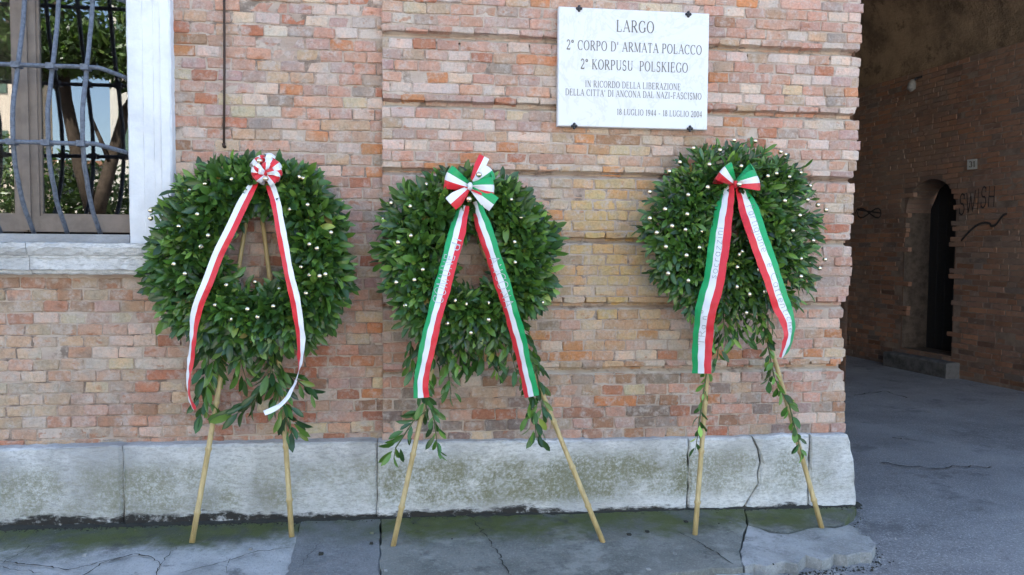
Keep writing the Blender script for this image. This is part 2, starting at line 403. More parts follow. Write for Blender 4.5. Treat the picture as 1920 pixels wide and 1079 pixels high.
for c_, w_ in (([(-40, 1052), (60, 1062), (130, 1072), (250, 1043), (285, 1048), (300, 1062), (292, 1085)], .007), ([(250, 1043), (190, 1060), (150, 1090)], .005),
               ([(292, 1076), (320, 1040), (330, 1030)], .003), ([(335, 1079), (430, 1055), (470, 1040), (545, 1030)], .004), ([(-20, 1064), (80, 1079)], .004),
               ([(0, 1062), (40, 1040), (55, 1026)], .003), ([(560, 1068), (600, 1020)], .002), ([(425, 1078), (430, 1050)], .0025),
               ([(880, 972), (905, 1000), (930, 1035), (945, 1062), (960, 1090)], .005), ([(1270, 1000), (1310, 1020), (1350, 1045), (1375, 1062)], .006),
               ([(905, 1000), (880, 1012)], .002)):
    crack(c_, w_, .0095)
def road_crack(pix, wd):  # same flat dark strips in place of recesses, laid on the road
    pts = [np.array(ground(*p, -ROAD_DROP)) for p in pix]; P = []
    for a, b in zip(pts[:-1], pts[1:]):
        n = max(2, int(np.linalg.norm(b-a)/.04))
        for k in range(n): P.append(a+(b-a)*k/n+np.r_[rng.normal(0, .012, 2), 0])
    V, f = [], []
    for i, p in enumerate(P):
        t = P[min(i+1, len(P)-1)]-P[max(i-1, 0)]; t /= np.linalg.norm(t)+1e-9; q = np.array([-t[1], t[0], 0]); ww = wd*(.3+1.1*random.random())
        for s_ in (-.6, .6): r = p+q*ww*s_; V.append((r[0], r[1], roadz(r[0], r[1])+.005))
        if i: f.append((2*i-2, 2*i-1, 2*i+1, 2*i))
    obj('crack', mesh('crack', V, f), M_DIRT_CRACK, road)
for c_, w_ in (([(1650, 872), (1700, 880), (1760, 886), (1810, 880), (1870, 884)], .012), ([(1672, 826), (1690, 828), (1700, 832)], .012), ([(1600, 745), (1660, 738), (1705, 752)], .012)): road_crack(c_, w_)
# fallen bits and grit
for k in range(26):
    x = random.uniform(-1.9, 2.5); y = random.uniform(-.85, -.12); r = random.uniform(.003, .011)
    v = [(x+r*random.uniform(.6, 1.2)*a, y+r*random.uniform(.6, 1.2)*b, gz(x)+.004+(r*.7 if c > 0 else -.004)) for a in (-1, 1) for b in (-1, 1) for c in (-1, 1)]
    obj('pebble', mesh('pebble', v, [(0, 1, 3, 2), (4, 6, 7, 5), (0, 4, 5, 1), (2, 3, 7, 6), (1, 5, 7, 3), (0, 2, 6, 4)]), M_CEM_EDGE if k % 2 else M_DIRT_CRACK, pav)

def grit(name, n, fn, mat, root, r0=.003, r1=.012):
    V, f = [], []
    for k in range(n):
        x, y, z = fn(); r = random.uniform(r0, r1)**1.0; b = len(V)
        for a_, b_, c_ in ((-1, -1, 0), (1, -1, 0), (1, 1, 0), (-1, 1, 0), (0, 0, 1)):
            V.append((x+a_*r*random.uniform(.5, 1.2), y+b_*r*random.uniform(.5, 1.2), z-.002+c_*r*random.uniform(.7, 1.3)))
        f += [(b, b+1, b+4), (b+1, b+2, b+4), (b+2, b+3, b+4), (b+3, b, b+4)]
    obj(name, mesh(name, V, f), mat, root, 'stuff')
EDGE = [gpt(*p) for p in ((1607, 952), (1592, 985), (1640, 1024), (1628, 1043), (1560, 1046), (1510, 1054), (1392, 1068), (1245, 1082))]
def edge_pt():
    i = random.randrange(len(EDGE)-1); t = random.random(); a, b = EDGE[i], EDGE[i+1]; d = abs(random.gauss(0, .035))
    x, y = a[0]+(b[0]-a[0])*t+d*.8, a[1]+(b[1]-a[1])*t-d; return x, y, roadz(x, y)
grit('edge_gravel', 900, edge_pt, M_CEM_EDGE, pav, .002, .011)
grit('edge_dirt', 700, edge_pt, M_DIRT_CRACK, pav, .003, .012)
def foot_pt():
    x = random.uniform(-2.6, 2.6); y = -.062-abs(random.gauss(0, .02)); return x, y, gz(x)
grit('wall_foot_dirt', 1400, foot_pt, M_DIRT_CRACK, pav, .002, .009)
grit('pavement_grit', 500, lambda: (lambda x, y: (x, y, gz(x)+.003))(random.uniform(-2.4, 1.9), random.uniform(-.9, -.1)), M_CEM_EDGE, pav, .001, .004)
# ------------------------------------------------------------------ bricks
def brick_variant(w, h, depth=.05, chamfer=0., seed=0):
    r = np.random.default_rng(seed); nx, nz = (5, 4) if w < .2 else (7, 4)
    xs = np.array([-.5, -.5+.007/w, *(np.linspace(-.5, .5, nx-2)[1:-1]), .5-.007/w, .5])[:nx+2]
    xs = np.unique(np.round(xs, 4)); nx = len(xs); zs = np.array([-.5, -.5+.006/h, .5-.006/h, .5]); nz = 4
    if chamfer: zs = np.array([-.5, -.20, -.08, -.02, .5-.006/h, .5]); nz = 6
    V = []
    for j in range(nz):
        for i in range(nx):
            edge = i in (0, nx-1) or j in (0, nz-1); cor = i in (0, nx-1) and j in (0, nz-1)
            x = xs[i]*w+r.normal(0, .0028); z = zs[j]*h+r.normal(0, .0019); y = r.normal(0, .0018)+(.0042 if edge else 0)+(.002 if cor else 0)
            if cor: x *= 1-.004/w*2; z *= 1-.003/h*2
            if chamfer and j in (0, 1): y += chamfer
            if chamfer and j == 2: y += .003
            V.append((x, y, z))
    f = [(j*nx+i, j*nx+i+1, (j+1)*nx+i+1, (j+1)*nx+i) for j in range(nz-1) for i in range(nx-1)]
    ring = [i for i in range(nx)]+[j*nx+nx-1 for j in range(1, nz)]+[(nz-1)*nx+i for i in range(nx-2, -1, -1)]+[j*nx for j in range(nz-2, 0, -1)]
    n0 = len(V)
    for i in ring: V.append((V[i][0], depth, V[i][2]))
    n = len(ring)
    for k in range(n): f.append((ring[k], n0+k, n0+(k+1) % n, ring[(k+1) % n]))
    return np.array(V), f
HW, SW, BH, ROW, JOINT = .122, .248, .0560, .06067, .0048
FAM = {}
for nm, w_, ch in (('header', HW, 0), ('stretcher', SW, 0), ('header_chamfer', HW, .046), ('stretcher_chamfer', SW, .046)):
    FAM[nm] = [brick_variant(w_, BH, .06, ch, 100*len(FAM)+k) for k in range(9)]
class BrickWall:
    """collects bricks; the largest in view become objects, the rest one merged part"""
    def __init__(s, root, mo, ms): s.b = []; s.root = root; s.mo = mo; s.ms = ms
    def add(s, c, w, h, col, chamfer=False, right=np.array([1., 0, 0]), tilt=0.):
        s.b.append((np.array(c), w, h, col, chamfer, right, tilt))
    def build(s, hidden=lambda u, v: False, limit=300):
        sc = []
        for i, (c, w, h, col, ch, rt, ti) in enumerate(s.b):
            u, v = proj(c); d = (c-CAM)@FW
            a = w*h/d**2*(abs(np.cross(rt, [0, 0, 1])@(c-CAM))/np.linalg.norm(c-CAM))
            if not (-10 < u < 1930 and -10 < v < 1085) or hidden(u, v): a *= .001
            sc.append((-a, i))
        sc.sort(); objs = set(i for _, i in sc[:limit])
        meshes = {}; Vs, Fs, Cs = [], [], []; n = 0; pl = parent_loc(s.root); col_o = []
        for i, (c, w, h, col, ch, rt, ti) in enumerate(s.b):
            fam = ('stretcher' if w > .19 else 'header')+('_chamfer' if ch else ''); k = random.randrange(9)
            V, f = FAM[fam][k]; sx = w/(SW if w > .19 else HW); sz = h/BH
            nrm = np.cross(rt, [0, 0, 1.])           # points out of the wall towards the viewer
            R = np.array([[rt[0], -nrm[0], 0], [rt[1], -nrm[1], 0], [0, 0, 1]])
            if i in objs:
                key = (fam, k)
                if key not in meshes:
                    meshes[key] = mesh('brick', V, f); meshes[key].materials.append(s.mo)
                o = bpy.data.objects.new('brick', meshes[key]); COL.objects.link(o); o.parent = s.root
                m3 = Matrix(R.tolist()).to_4x4()
                o.matrix_parent_inverse = Matrix.Translation(-pl)
                o.matrix_basis = Matrix.Translation(Vector(c)) @ m3 @ Matrix.Rotation(ti, 4, 'Y') @ Matrix.Diagonal((sx, 1, sz, 1))
                o.color = (*col, 1)
            else:
                ct, st = math.cos(ti), math.sin(ti)
                W = V*np.array([sx, 1, sz]); W = np.stack([W[:, 0]*ct+W[:, 2]*st, W[:, 1], -W[:, 0]*st+W[:, 2]*ct], 1)
                W = W@R.T+c; Vs.append(W); Fs += [tuple(q+n for q in a) for a in f]; n += len(W); Cs += [col]*len(W)
        if Vs:
            me = mesh('bricks', np.concatenate(Vs), Fs); a = me.color_attributes.new('var', 'FLOAT_COLOR', 'POINT')
            a.data.foreach_set('color', np.concatenate([np.array(Cs), np.ones((len(Cs), 1))], 1).ravel())
            part('remaining_bricks', me, s.ms, s.root, 'stuff')
PAL = dict(pink=(.53, .325, .245), mauve=(.48, .335, .285), pale=(.64, .52, .44), orange=(.55, .25, .12), red=(.44, .190, .120), grey=(.39, .315, .265),
           tan=(.49, .360, .255), yellow=(.66, .47, .19), cream=(.58, .485, .34), brown=(.37, .220, .145), dgrey=(.26, .205, .175))
def pick(wts):
    k = random.choices(list(wts), list(wts.values()))[0]; tot = sum(wts.values()); mean = sum(np.array(PAL[q])*wts[q] for q in wts)/tot
    c = np.array(PAL[k]); c = c*.95+mean*.05
    return tuple(np.clip(c*random.gauss(1, .06)*(1+rng.normal(0, .02, 3)), .02, .8))
def ell(u, v, cu, cv, ru, rv): return math.exp(-(((u-cu)/ru)**2+((v-cv)/rv)**2))
def facade_colour(c):
    u, v = proj(c); w = dict(pink=3.6, mauve=2.0, pale=3.2, orange=.8, red=.55, grey=.45, tan=1.2, yellow=.001, cream=.3, brown=.2, dgrey=.04)
    if u < 716:
        w.update(mauve=1.9, pale=2.6, grey=.8, orange=.75, pink=3.2)
        k = ell(u, v, 60, 720, 190, 150); w['cream'] += 2*k; w['grey'] += 2*k; w['tan'] += 3*k; w['pink'] *= 1-.8*k; w['mauve'] *= 1-.5*k; w['orange'] *= 1-k
        k = ell(u, v, 150, 545, 260, 45); w['tan'] += 5*k; w['brown'] += 5*k; w['cream'] += 2*k; w['pale'] *= 1-.8*k
        k = ell(u, v, 640, 600, 90, 80); w['orange'] += 4*k; w['pink'] += 4*k; w['pale'] *= 1-.9*k; w['grey'] *= 1-.7*k
        k = ell(u, v, 430, 760, 330, 90); w['red'] += 3.4*k; w['brown'] += 3*k; w['mauve'] += 3*k; w['pale'] *= 1-.7*k; w['tan'] *= 1-.5*k
    else:
        k = ell(u, v, 1150, 480, 120, 160); w['red'] *= 1-k; w['grey'] *= 1-.7*k; w['orange'] *= 1-.8*k; w['cream'] += 2*k
        k = ell(u, v, 830, 280, 150, 60); w['mauve'] += 3*k; w['pale'] += 1.5*k
        k = ell(u, v, 1460, 200, 200, 250); w['pink'] += 2.5*k; w['pale'] += 1*k
        k = ell(u, v, 1000, 800, 520, 60); w['dgrey'] += 5*k; w['grey'] += 5*k; w['brown'] += 3*k; w['pale'] *= 1-.8*k; w['orange'] *= 1-.6*k
        k = ell(u, v, 900, 690, 250, 70); w['brown'] += 4*k; w['tan'] += 1*k; w['pale'] *= 1-.8*k; w['orange'] += .6*k
        k = ell(u, v, 1500, 700, 200, 120); w['tan'] += 2.5*k; w['mauve'] += 2*k; w['grey'] += 2*k
    c_ = np.array(pick(w))
    k = min(1, 1.3*ell(u, v, 1150, 475, 105, 165))*random.uniform(.45, 1.0); c_ = c_*(1-k)+np.array((.63, .465, .205))*k
    k = min(1, 1.1*ell(u, v, 60, 710, 190, 140))*random.uniform(.2, .8); c_ = c_*(1-k)+np.array((.52, .44, .335))*k
    return tuple(c_)
Z0 = .402                                    # top of the stone plinth
def lay(bw, x0, x1, y, zbot, zh, skip=lambda x, z: False, xlim=None, chamfer=False, p_str=.13, phase=0.):
    x = x0-phase*(HW+.003)/2-random.random()*.02; h = zh-JOINT; zc = zbot+zh/2
    xe = xlim if xlim is not None else x1
    while x < xe-.02:
        w_ = (SW if random.random() < p_str else HW)*random.uniform(.97, 1.07); a = max(x, x0); b = x+w_
        if b > xe-.045: b = xe
        if b-a > .03:
            c = ((a+b)/2, y+random.gauss(0, .0022), zc+random.gauss(0, .0012))
            if not skip(c[0], zc): bw.add(c, b-a-JOINT*random.uniform(.6, 1.3), h*random.uniform(.97, 1.03), facade_colour(np.array(c)), chamfer, tilt=random.gauss(0, .006))
        x = b
PIER_L = -.160; YL = .045                    # left wall stands 4.5 cm behind the pier
WIN_IN, WIN_OUT = -1.450, -1.226             # stone window surround
wall = empty('brick_wall', (-1.2, .3, 0), 'weathered pink brick wall with barred window, left of the pier', 'wall')
pier = empty('brick_pier', (1.2, .3, 0), 'wide rusticated brick pier with horizontal grooves carrying the marble plaque', 'pier')
WREATHS_PX = ((468, 490, 185, 185), (868, 487, 165, 160), (1373, 440, 165, 165))
def hid(u, v):
    return any(((u-a)/b)**2+((v-c)/d)**2 < .9 for a, c, b, d in WREATHS_PX) or (1050 < u < 1322 and 25 < v < 235) or (u < 240 and v < 440)
# left wall
bw = BrickWall(wall, M_BRICK_O, M_BRICK_S)
nrow = int((3.25-Z0)/ROW)
for r in range(nrow):
    zb = Z0+r*ROW
    lay(bw, -2.75, PIER_L+.02, YL, zb, ROW, skip=lambda x, z: (x < WIN_OUT-.05 and 1.33 < z), xlim=PIER_L+.02, p_str=.05, phase=r % 2)
bw.build(hid)
ZT = 7.4  # unseen top of the facade, height set by how far its shade reaches
def panel(x0, x1, z0, z1, y, nx=2, nz=2):
    v, f = [], []
    for j in range(nz+1):
        for i in range(nx+1): v.append((x0+(x1-x0)*i/nx, y, z0+(z1-z0)*j/nz))
    for j in range(nz):
        for i in range(nx): a = j*(nx+1)+i; f.append((a, a+1, a+nx+2, a+nx+1))
    return v, f
mb = MB(); yb = YL+.0055
mb.add(*panel(-2.76, PIER_L+.03, 0, 1.34, yb)); mb.add(*panel(WIN_OUT-.1, PIER_L+.03, 1.34, 3.27, yb))
part('mortar_bed', mb.me('mortar_bed'), M_MORTAR, wall)
mb = MB(); mb.add(*panel(-14, -2.75, -.1, ZT, YL+.004)); mb.add(*panel(-2.75, PIER_L+.02, 3.24, ZT, YL+.004))
part('upper_brickwork', mb.me('upper_brickwork'), M_FAR_BRICK, wall)
# pier: six courses per band, each band ends in a chamfered course over a groove
bw = BrickWall(pier, M_BRICK_O, M_BRICK_S)
LEDGES = [.777+.364*k for k in range(7)]
CORNER = [(0, 1618), (45, 1618), (92, 1617), (106, 1611), (118, 1614), (200, 1612), (222, 1603), (238, 1612), (300, 1610), (345, 1599), (360, 1605), (440, 1598), (462, 1593), (482, 1600), (540, 1596), (570, 1589),
          (600, 1578), (615, 1578), (640, 1586), (700, 1584), (760, 1587), (830, 1588)]
def corner_x(z):
    u, v = proj((2.56, 0, z)); q = np.interp(v, [c[0] for c in CORNER], [c[1] for c in CORNER])
    return hit(q, v, 0)[0]
bands = [(Z0, LEDGES[0])]+[(LEDGES[k], LEDGES[k+1]) for k in range(6)]
mb = MB()
for bi, (za, zb) in enumerate(bands):
    n = 6; first = .050 if bi else (zb-za)/n; rest = (zb-za-first-(.014 if bi else 0))/(n-1)
    z = za+(.014 if bi else 0)
    for r in range(n):
        # courses counted from the bottom of the band; the lowest is chamfered over the groove below it
        hh = (zb-za-(.014 if bi else 0))/n
        cx_ = corner_x(z+hh/2)+random.gauss(0, .006)-(.012 if r == 0 and bi else 0)
        lay(bw, PIER_L, cx_, .0, z, hh, xlim=cx_, chamfer=(r == 0 and bi > 0), p_str=.06, phase=r % 2)
        z += hh
    if bi:                                        # bright mortar slope below the chamfer
        xr = corner_x(za)-.02
        nseg = 60; V = []; 
        for i in range(nseg+1):
            x = PIER_L+.004+(xr-PIER_L)*i/nseg; d = random.gauss(0, .0022)
            V += [(x, .052, za+.022), (x, .044+d, za+.010+random.gauss(0, .0015)), (x, .003+d, za-.003+random.gauss(0, .0022)), (x, .012, za-.013)]
        mb.add(V, [(4*i+k, 4*i+4+k, 4*i+5+k, 4*i+1+k) for i in range(nseg) for k in range(3)])
bw.build(hid)
part('groove_mortar', mb.me('groove_mortar', True), M_LEDGE, pier)
mb = MB(); zs = np.linspace(0, 3.0, 120); V = []
for z in zs:
    V += [(PIER_L+.004, .0055 if not any(-.002 < z-l < .045 for l in LEDGES) else .05, z), (corner_x(z)-.012, .0055 if not any(-.002 < z-l < .045 for l in LEDGES) else .05, z), (corner_x(z)-.010, .3, z)]
mb.add(V, [(3*i+k, 3*i+1+k, 3*i+4+k, 3*i+3+k) for i in range(len(zs)-1) for k in range(2)])
V = [(PIER_L+.003, .0095, 0), (PIER_L+.003, .12, 0), (PIER_L+.003, .12, 3.2), (PIER_L+.003, .0095, 3.2)]; mb.add(V, [(0, 3, 2, 1)])
part('mortar_bed', mb.me('mortar_bed'), M_MORTAR, pier)
mb = MB(); mb.add(*panel(PIER_L, 2.56, LEDGES[6], ZT, .006)); mb.add([(2.56, .006, LEDGES[6]), (2.56, .4, LEDGES[6]), (2.56, .4, ZT), (2.56, .006, ZT)], [(0, 1, 2, 3)])
mb.add([(PIER_L, .006, 3.2), (PIER_L, .1, 3.2), (PIER_L, .1, ZT), (PIER_L, .006, ZT)], [(0, 3, 2, 1)])
part('upper_brickwork', mb.me('upper_brickwork'), M_FAR_BRICK, pier)

# ------------------------------------------------------------------ plinth stones
def stone(name, poly_xz, y0, depth, mat, root, jit=.0035, topslope=0.):
    """face polygon (x,z) counter-clockwise; subdivided outline, worn front edge"""
    P = []
    for i, a in enumerate(poly_xz):
        b = poly_xz[(i+1) % len(poly_xz)]; L = math.hypot(b[0]-a[0], b[1]-a[1]); n = max(1, int(L/.045))
        for k in range(n):
            t = k/n; P.append((a[0]+(b[0]-a[0])*t+random.gauss(0, jit), a[1]+(b[1]-a[1])*t+random.gauss(0, jit)))
    n = len(P); cx = sum(p[0] for p in P)/n; cz = sum(p[1] for p in P)/n
    V = []
    for ins, y in ((0, depth), (0, .012), (.010, 0)):
        for p in P:
            q = np.array([cx-p[0], cz-p[1]]); q[0] = math.copysign(min(abs(q[0]), 1), q[0]); q = q/np.linalg.norm(q)*ins*(1+random.random()*.8 if ins else 1)
            V.append((p[0]+q[0], y0+y+(random.gauss(0, .002) if y == 0 else 0), p[1]+q[1]))
    f = [(r*n+i, r*n+(i+1) % n, (r+1)*n+(i+1) % n, (r+1)*n+i) for r in range(2) for i in range(n)]
    f.append(tuple(range(2*n, 3*n)))
    return part(name, fix_normals(mesh(name, V, f)), mat, root)
PY = -.055
def hx(u, v, c=PY): p = hit(u, v, c); return (p[0], p[2])
jx = .0022
xa, xb_ = hx(228, 900)[0], hx(707, 900)[0]
zt = lambda u: hx(u, np.interp(u, [0, 228, 705], [845, 838, 829]))[1]
stone('plinth_stone', [(-3.2, -.05), (xa-jx, -.05), (xa-jx, zt(225)), (-3.2, zt(0))], PY+.012, .10, M_PLINTH, wall, .002)
stone('plinth_stone', [(xa+jx, -.05), (xb_-jx, -.05), (xb_-jx, zt(705)), (xa+jx, zt(230))], PY+.010, .10, M_PLINTH, wall, .002)
tp = lambda u: hx(u, np.interp(u, [709, 1000, 1290, 1415, 1590], [830, 829, 824, 819, 813]))[1]
x1_, x2_ = hx(1291, 880)[0], hx(1518, 880)[0]
stone('plinth_stone', [(xb_+jx, -.06), (x1_-.004, -.06), (x1_-.004, tp(1288)), (xb_+jx, tp(712))], PY, .12, M_PLINTH2, pier, .003)
ck = [hx(*p) for p in ((1412, 820), (1424, 845), (1428, 868), (1422, 890), (1426, 908), (1410, 930), (1398, 952))]
g2 = .0035
stone('plinth_stone', [(x1_+.004, -.06), (ck[-1][0]-.02, -.06)]+[(c[0]-g2, c[1]) for c in ck[::-1]]+[(x1_+.004, tp(1295))], PY+.004, .12, M_PLINTH3, pier, .003)
stone('plinth_stone', [(c[0]+g2, c[1]) for c in ck]+[(ck[-1][0]-.01, -.06), (x2_-.003, -.06), (x2_-.003, tp(1515))], PY+.001, .12, M_PLINTH3, pier, .003)
stone('plinth_stone', [(x2_+.003, -.06), (hx(1606, 940)[0], -.06), hx(1606, 938), hx(1602, 880), hx(1598, 845), hx(1590, 815), (x2_+.003, tp(1522))], PY-.004, .30, M_PLINTH3, pier, .003)
mb = MB(); mb.box(-3.2, xb_-.003, PY+.03, .3, -.06, .36); mb.box(xb_+.003, 2.56, PY+.03, .3, -.06, .36)
part('plinth_core', mb.me('plinth_core'), M_DIRT_CRACK, pier)
# fillets of soil along the foot of the plinth
mb = MB(); nseg = 140; V = []
for i in range(nseg+1):
    x = -3.0+(2.62+3.0)*i/nseg; b = -.058-abs(random.gauss(0, .012))
    b += .004*math.sin(x*5); V += [(x, -.02, gz(x)+.012+random.gauss(0, .004)), (x, b+.007, gz(x)+.008+random.gauss(0, .004)), (x, b-.008, gz(x)+.001)]
mb.add(V, [(3*i+k, 3*i+1+k, 3*i+4+k, 3*i+3+k) for i in range(nseg) for k in range(2)])
obj('soil_line', mb.me('soil_line', True), M_DIRT_CRACK, pav, 'stuff')

# ------------------------------------------------------------------ window
win = empty('barred_window', (-2.0, .05, 1.5), 'tall window with white stone surround and bulging blue grey iron bars', 'window')
WY = YL-.035
prof = [(WIN_IN, .20), (WIN_IN, WY+.008), (WIN_IN+.008, WY), (-1.372, WY), (-1.368, WY-.006), (-1.318, WY-.006), (-1.314, WY-.014), (-1.282, WY-.014), (-1.276, WY-.028), (WIN_OUT-.008, WY-.028), (WIN_OUT, WY-.02), (WIN_OUT, .20)]
mb = MB(); mb.extrude_profile(prof, 'z', 1.492, 3.4, 46, .0009)
part('stone_jamb', fix_normals(mb.me('stone_jamb')), M_FRAME, win)
XL = -4.05                                   # left end of the window, outside the picture
prof_l = [(XL-(p[0]-WIN_IN), p[1]) for p in prof]
mb = MB(); mb.extrude_profile(prof_l, 'z', 1.492, 3.4, 4, .0009); part('stone_jamb', fix_normals(mb.me('stone_jamb')), M_FRAME, win)
mb = MB(); mb.box(XL-.22, WIN_OUT, WY-.02, .2, 3.4, 3.65); part('stone_lintel', mb.me('stone_lintel'), M_FRAME, win)
sp = [(.2, 1.33), (WY-.020, 1.33), (WY-.030, 1.338), (WY-.030, 1.352), (WY-.050, 1.356), (WY-.050, 1.412), (WY-.056, 1.416), (WY-.056, 1.425), (WY-.068, 1.432), (WY-.080, 1.447), (WY-.086, 1.462), (WY-.090, 1.468), (WY-.090, 1.490), (.2, 1.4905)]
xs_ = hit(52, 490, WY-.07)[0]
for a, b in ((xs_+.002, WIN_OUT+.045), (XL-.26, xs_-.002)):
    mb = MB(); mb.extrude_profile(sp, 'x', a, b, max(4, int((b-a)/.03)), .0018); part('window_sill', fix_normals(mb.me('window_sill')), M_SILL, win)
mb = MB(); mb.box(XL, WIN_IN-.002, WY+.005, .20, 1.4912, 1.536); part('sill_strip', mb.me('sill_strip'), M_GRANITE, win)
GY = .125                                    # casement plane
def wx(u, v=250): return hit(u, v, GY)[0]
zb0, ztop = 1.536, 3.38
def cas(x0, x1, nm='casement'):
    """one casement: stiles, rails and a pane"""
    ca = MB(); s_ = .052
    ca.box(x0, x0+s_, GY-.02, GY+.03, zb0+.012, ztop); ca.box(x1-s_, x1, GY-.02, GY+.03, zb0+.012, ztop)
    ca.box(x0+s_, x1-s_, GY-.019, GY+.029, zb0+.012, zb0+.095); ca.box(x0+s_, x1-s_, GY-.019, GY+.029, ztop-.07, ztop)
    b = .012                                  # bead
    ca.box(x0+s_, x0+s_+b, GY-.010, GY+.012, zb0+.095, ztop-.07); ca.box(x1-s_-b, x1-s_, GY-.010, GY+.012, zb0+.095, ztop-.07)
    ca.box(x0+s_+b, x1-s_-b, GY-.010, GY+.012, zb0+.095, zb0+.107)
    o = part(nm, ca.me(nm), M_WOOD, win)
    p = MB(); p.box(x0+s_+.002, x1-s_-.002, GY+.002, GY+.006, zb0+.097, ztop-.072)
    part('glass_pane', p.me('glass_pane'), M_GLASS, o)
gm = Mat('window_glass'); gn = gm.nt
gl = N(gn, 'ShaderNodeBsdfGlossy'); gl.inputs['Roughness'].default_value = .004; gl.inputs['Color'].default_value = (.93, .96, 1, 1)
tr = N(gn, 'ShaderNodeBsdfTransparent'); tr.inputs['Color'].default_value = (.72, .72, .70, 1)
fr = N(gn, 'ShaderNodeFresnel'); fr.inputs['IOR'].default_value = 1.5
fa = gm.math('ADD', gm.math('MULTIPLY', fr.outputs[0], 1.4), .05); mx = N(gn, 'ShaderNodeMixShader')
gm.link(fa, mx.inputs[0]); gm.link(tr.outputs[0], mx.inputs[1]); gm.link(gl.outputs[0], mx.inputs[2]); gm.link(mx.outputs[0], gn.nodes['Material Output'].inputs[0])
M_GLASS = gm.m
cen = (wx(25)+wx(80))/2
cas(cen+.004, WIN_IN+.035); cas(XL, cen-.004)
mb = MB(); mb.box(cen-.018, cen+.018, GY-.032, GY-.0205, zb0+.02, ztop); part('meeting_bead', mb.me('meeting_bead'), M_WOOD, win)
mb = MB(); mb.box(XL-.3, WIN_IN+.3, .10, .22, ztop, 3.5); mb.box(WIN_IN+.036, WIN_IN+.3, .10, .22, 1.3, 3.5)
mb.box(XL-.3, XL-.001, .10, .22, 1.3, 3.5); part('window_reveal', mb.me('window_reveal'), M_WOOD, win)
# the dim room behind the glass: floor, walls, ceiling
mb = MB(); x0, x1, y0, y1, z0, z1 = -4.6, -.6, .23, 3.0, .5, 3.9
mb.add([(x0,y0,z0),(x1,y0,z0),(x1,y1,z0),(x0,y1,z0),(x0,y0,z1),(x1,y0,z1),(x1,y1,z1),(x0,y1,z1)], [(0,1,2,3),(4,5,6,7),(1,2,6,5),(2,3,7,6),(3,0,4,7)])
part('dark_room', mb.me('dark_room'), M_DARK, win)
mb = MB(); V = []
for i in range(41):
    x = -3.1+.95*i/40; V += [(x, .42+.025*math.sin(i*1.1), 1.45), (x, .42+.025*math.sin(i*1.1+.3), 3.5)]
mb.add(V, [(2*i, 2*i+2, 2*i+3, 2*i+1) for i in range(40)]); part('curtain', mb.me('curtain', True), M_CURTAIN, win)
# iron grille: bars bellied towards the street
def belly(z):                                 # distance of the bars in front of the wall
    t = np.interp(z, [1.545, 1.60, 1.70, 1.85, 2.0, 2.15, 2.35, 2.6, 2.85, 3.1], [.03, .08, .145, .205, .225, .215, .16, .09, .045, .03]); return WY+.07-t
def bar_x(u_mid): return hit(u_mid, 272, belly(2.02))[0]
xb0 = bar_x(155); xb1 = bar_x(90); step = xb0-xb1
BARS = [xb0-step*i for i in range(0, 9)]
for x in BARS:
    if x < XL+.05: continue
    zz = np.linspace(1.537, 3.36, 34); mb = MB()
    pts = [(x+random.gauss(0, .0008), belly(z)+random.gauss(0, .0008), z) for z in zz]
    mb.tube(pts, .0108, 8); part('grille_bar', mb.me('grille_bar', True), M_IRON, win)
for v_, dz in ((122, 0), (270, 0), (-30, 0)):
    z = hit(100, v_, belly(2.2))[2]; y = belly(z)-.018; mb = MB()
    pts = [(x, y+random.gauss(0, .001), z+random.gauss(0, .0012)) for x in np.linspace(XL+.1, xb0+.06, 20)]
    xe = WIN_IN-.004
    for t in np.linspace(.12, 1, 9): pts.append((xb0+.06+(xe-xb0-.06)*t, y+(WY+.06-y)*t**1.7, z-.02*t))
    mb.tube(pts, .0108, 8); part('grille_crossbar', mb.me('grille_crossbar', True), M_IRON, win)
for x in BARS:                                # forged collars where bars cross
    if x < XL+.05: continue
    for v_ in (122, 270):
        z = hit(100, v_, belly(2.2))[2]; mb = MB(); mb.box(x-.019, x+.019, belly(z)-.034, belly(z)+.015, z-.014, z+.014)
        part('grille_collar', mb.me('grille_collar'), M_IRON, win)

# ------------------------------------------------------------------ rod hanging on the wall
a = hit(420, 0, YL-.012); b = hit(420, 274, YL-.012); mb = MB()
mb.tube([(a[0]+.004, YL-.012, 3.6), (a[0]+.001, YL-.012, a[2]), ((a[0]+b[0])/2+.002, YL-.012, (a[2]+b[2])/2), (b[0], YL-.012, b[2]+.01)], .0062, 8)
rod = empty('iron_rod', (b[0], YL-.012, b[2]), 'thin rusty iron rod hanging straight down the brick wall above first wreath', 'rod')
part('rod_shaft', mb.me('rod_shaft', True), M_RUST, rod)
mb = MB(); mb.tube([(b[0], YL-.02, b[2]+.012), (b[0], YL-.014, b[2]), (b[0]+.002, YL+.01, b[2]-.006)], .009, 8); part('rod_hook', mb.me('rod_hook', True), M_RUST, rod)

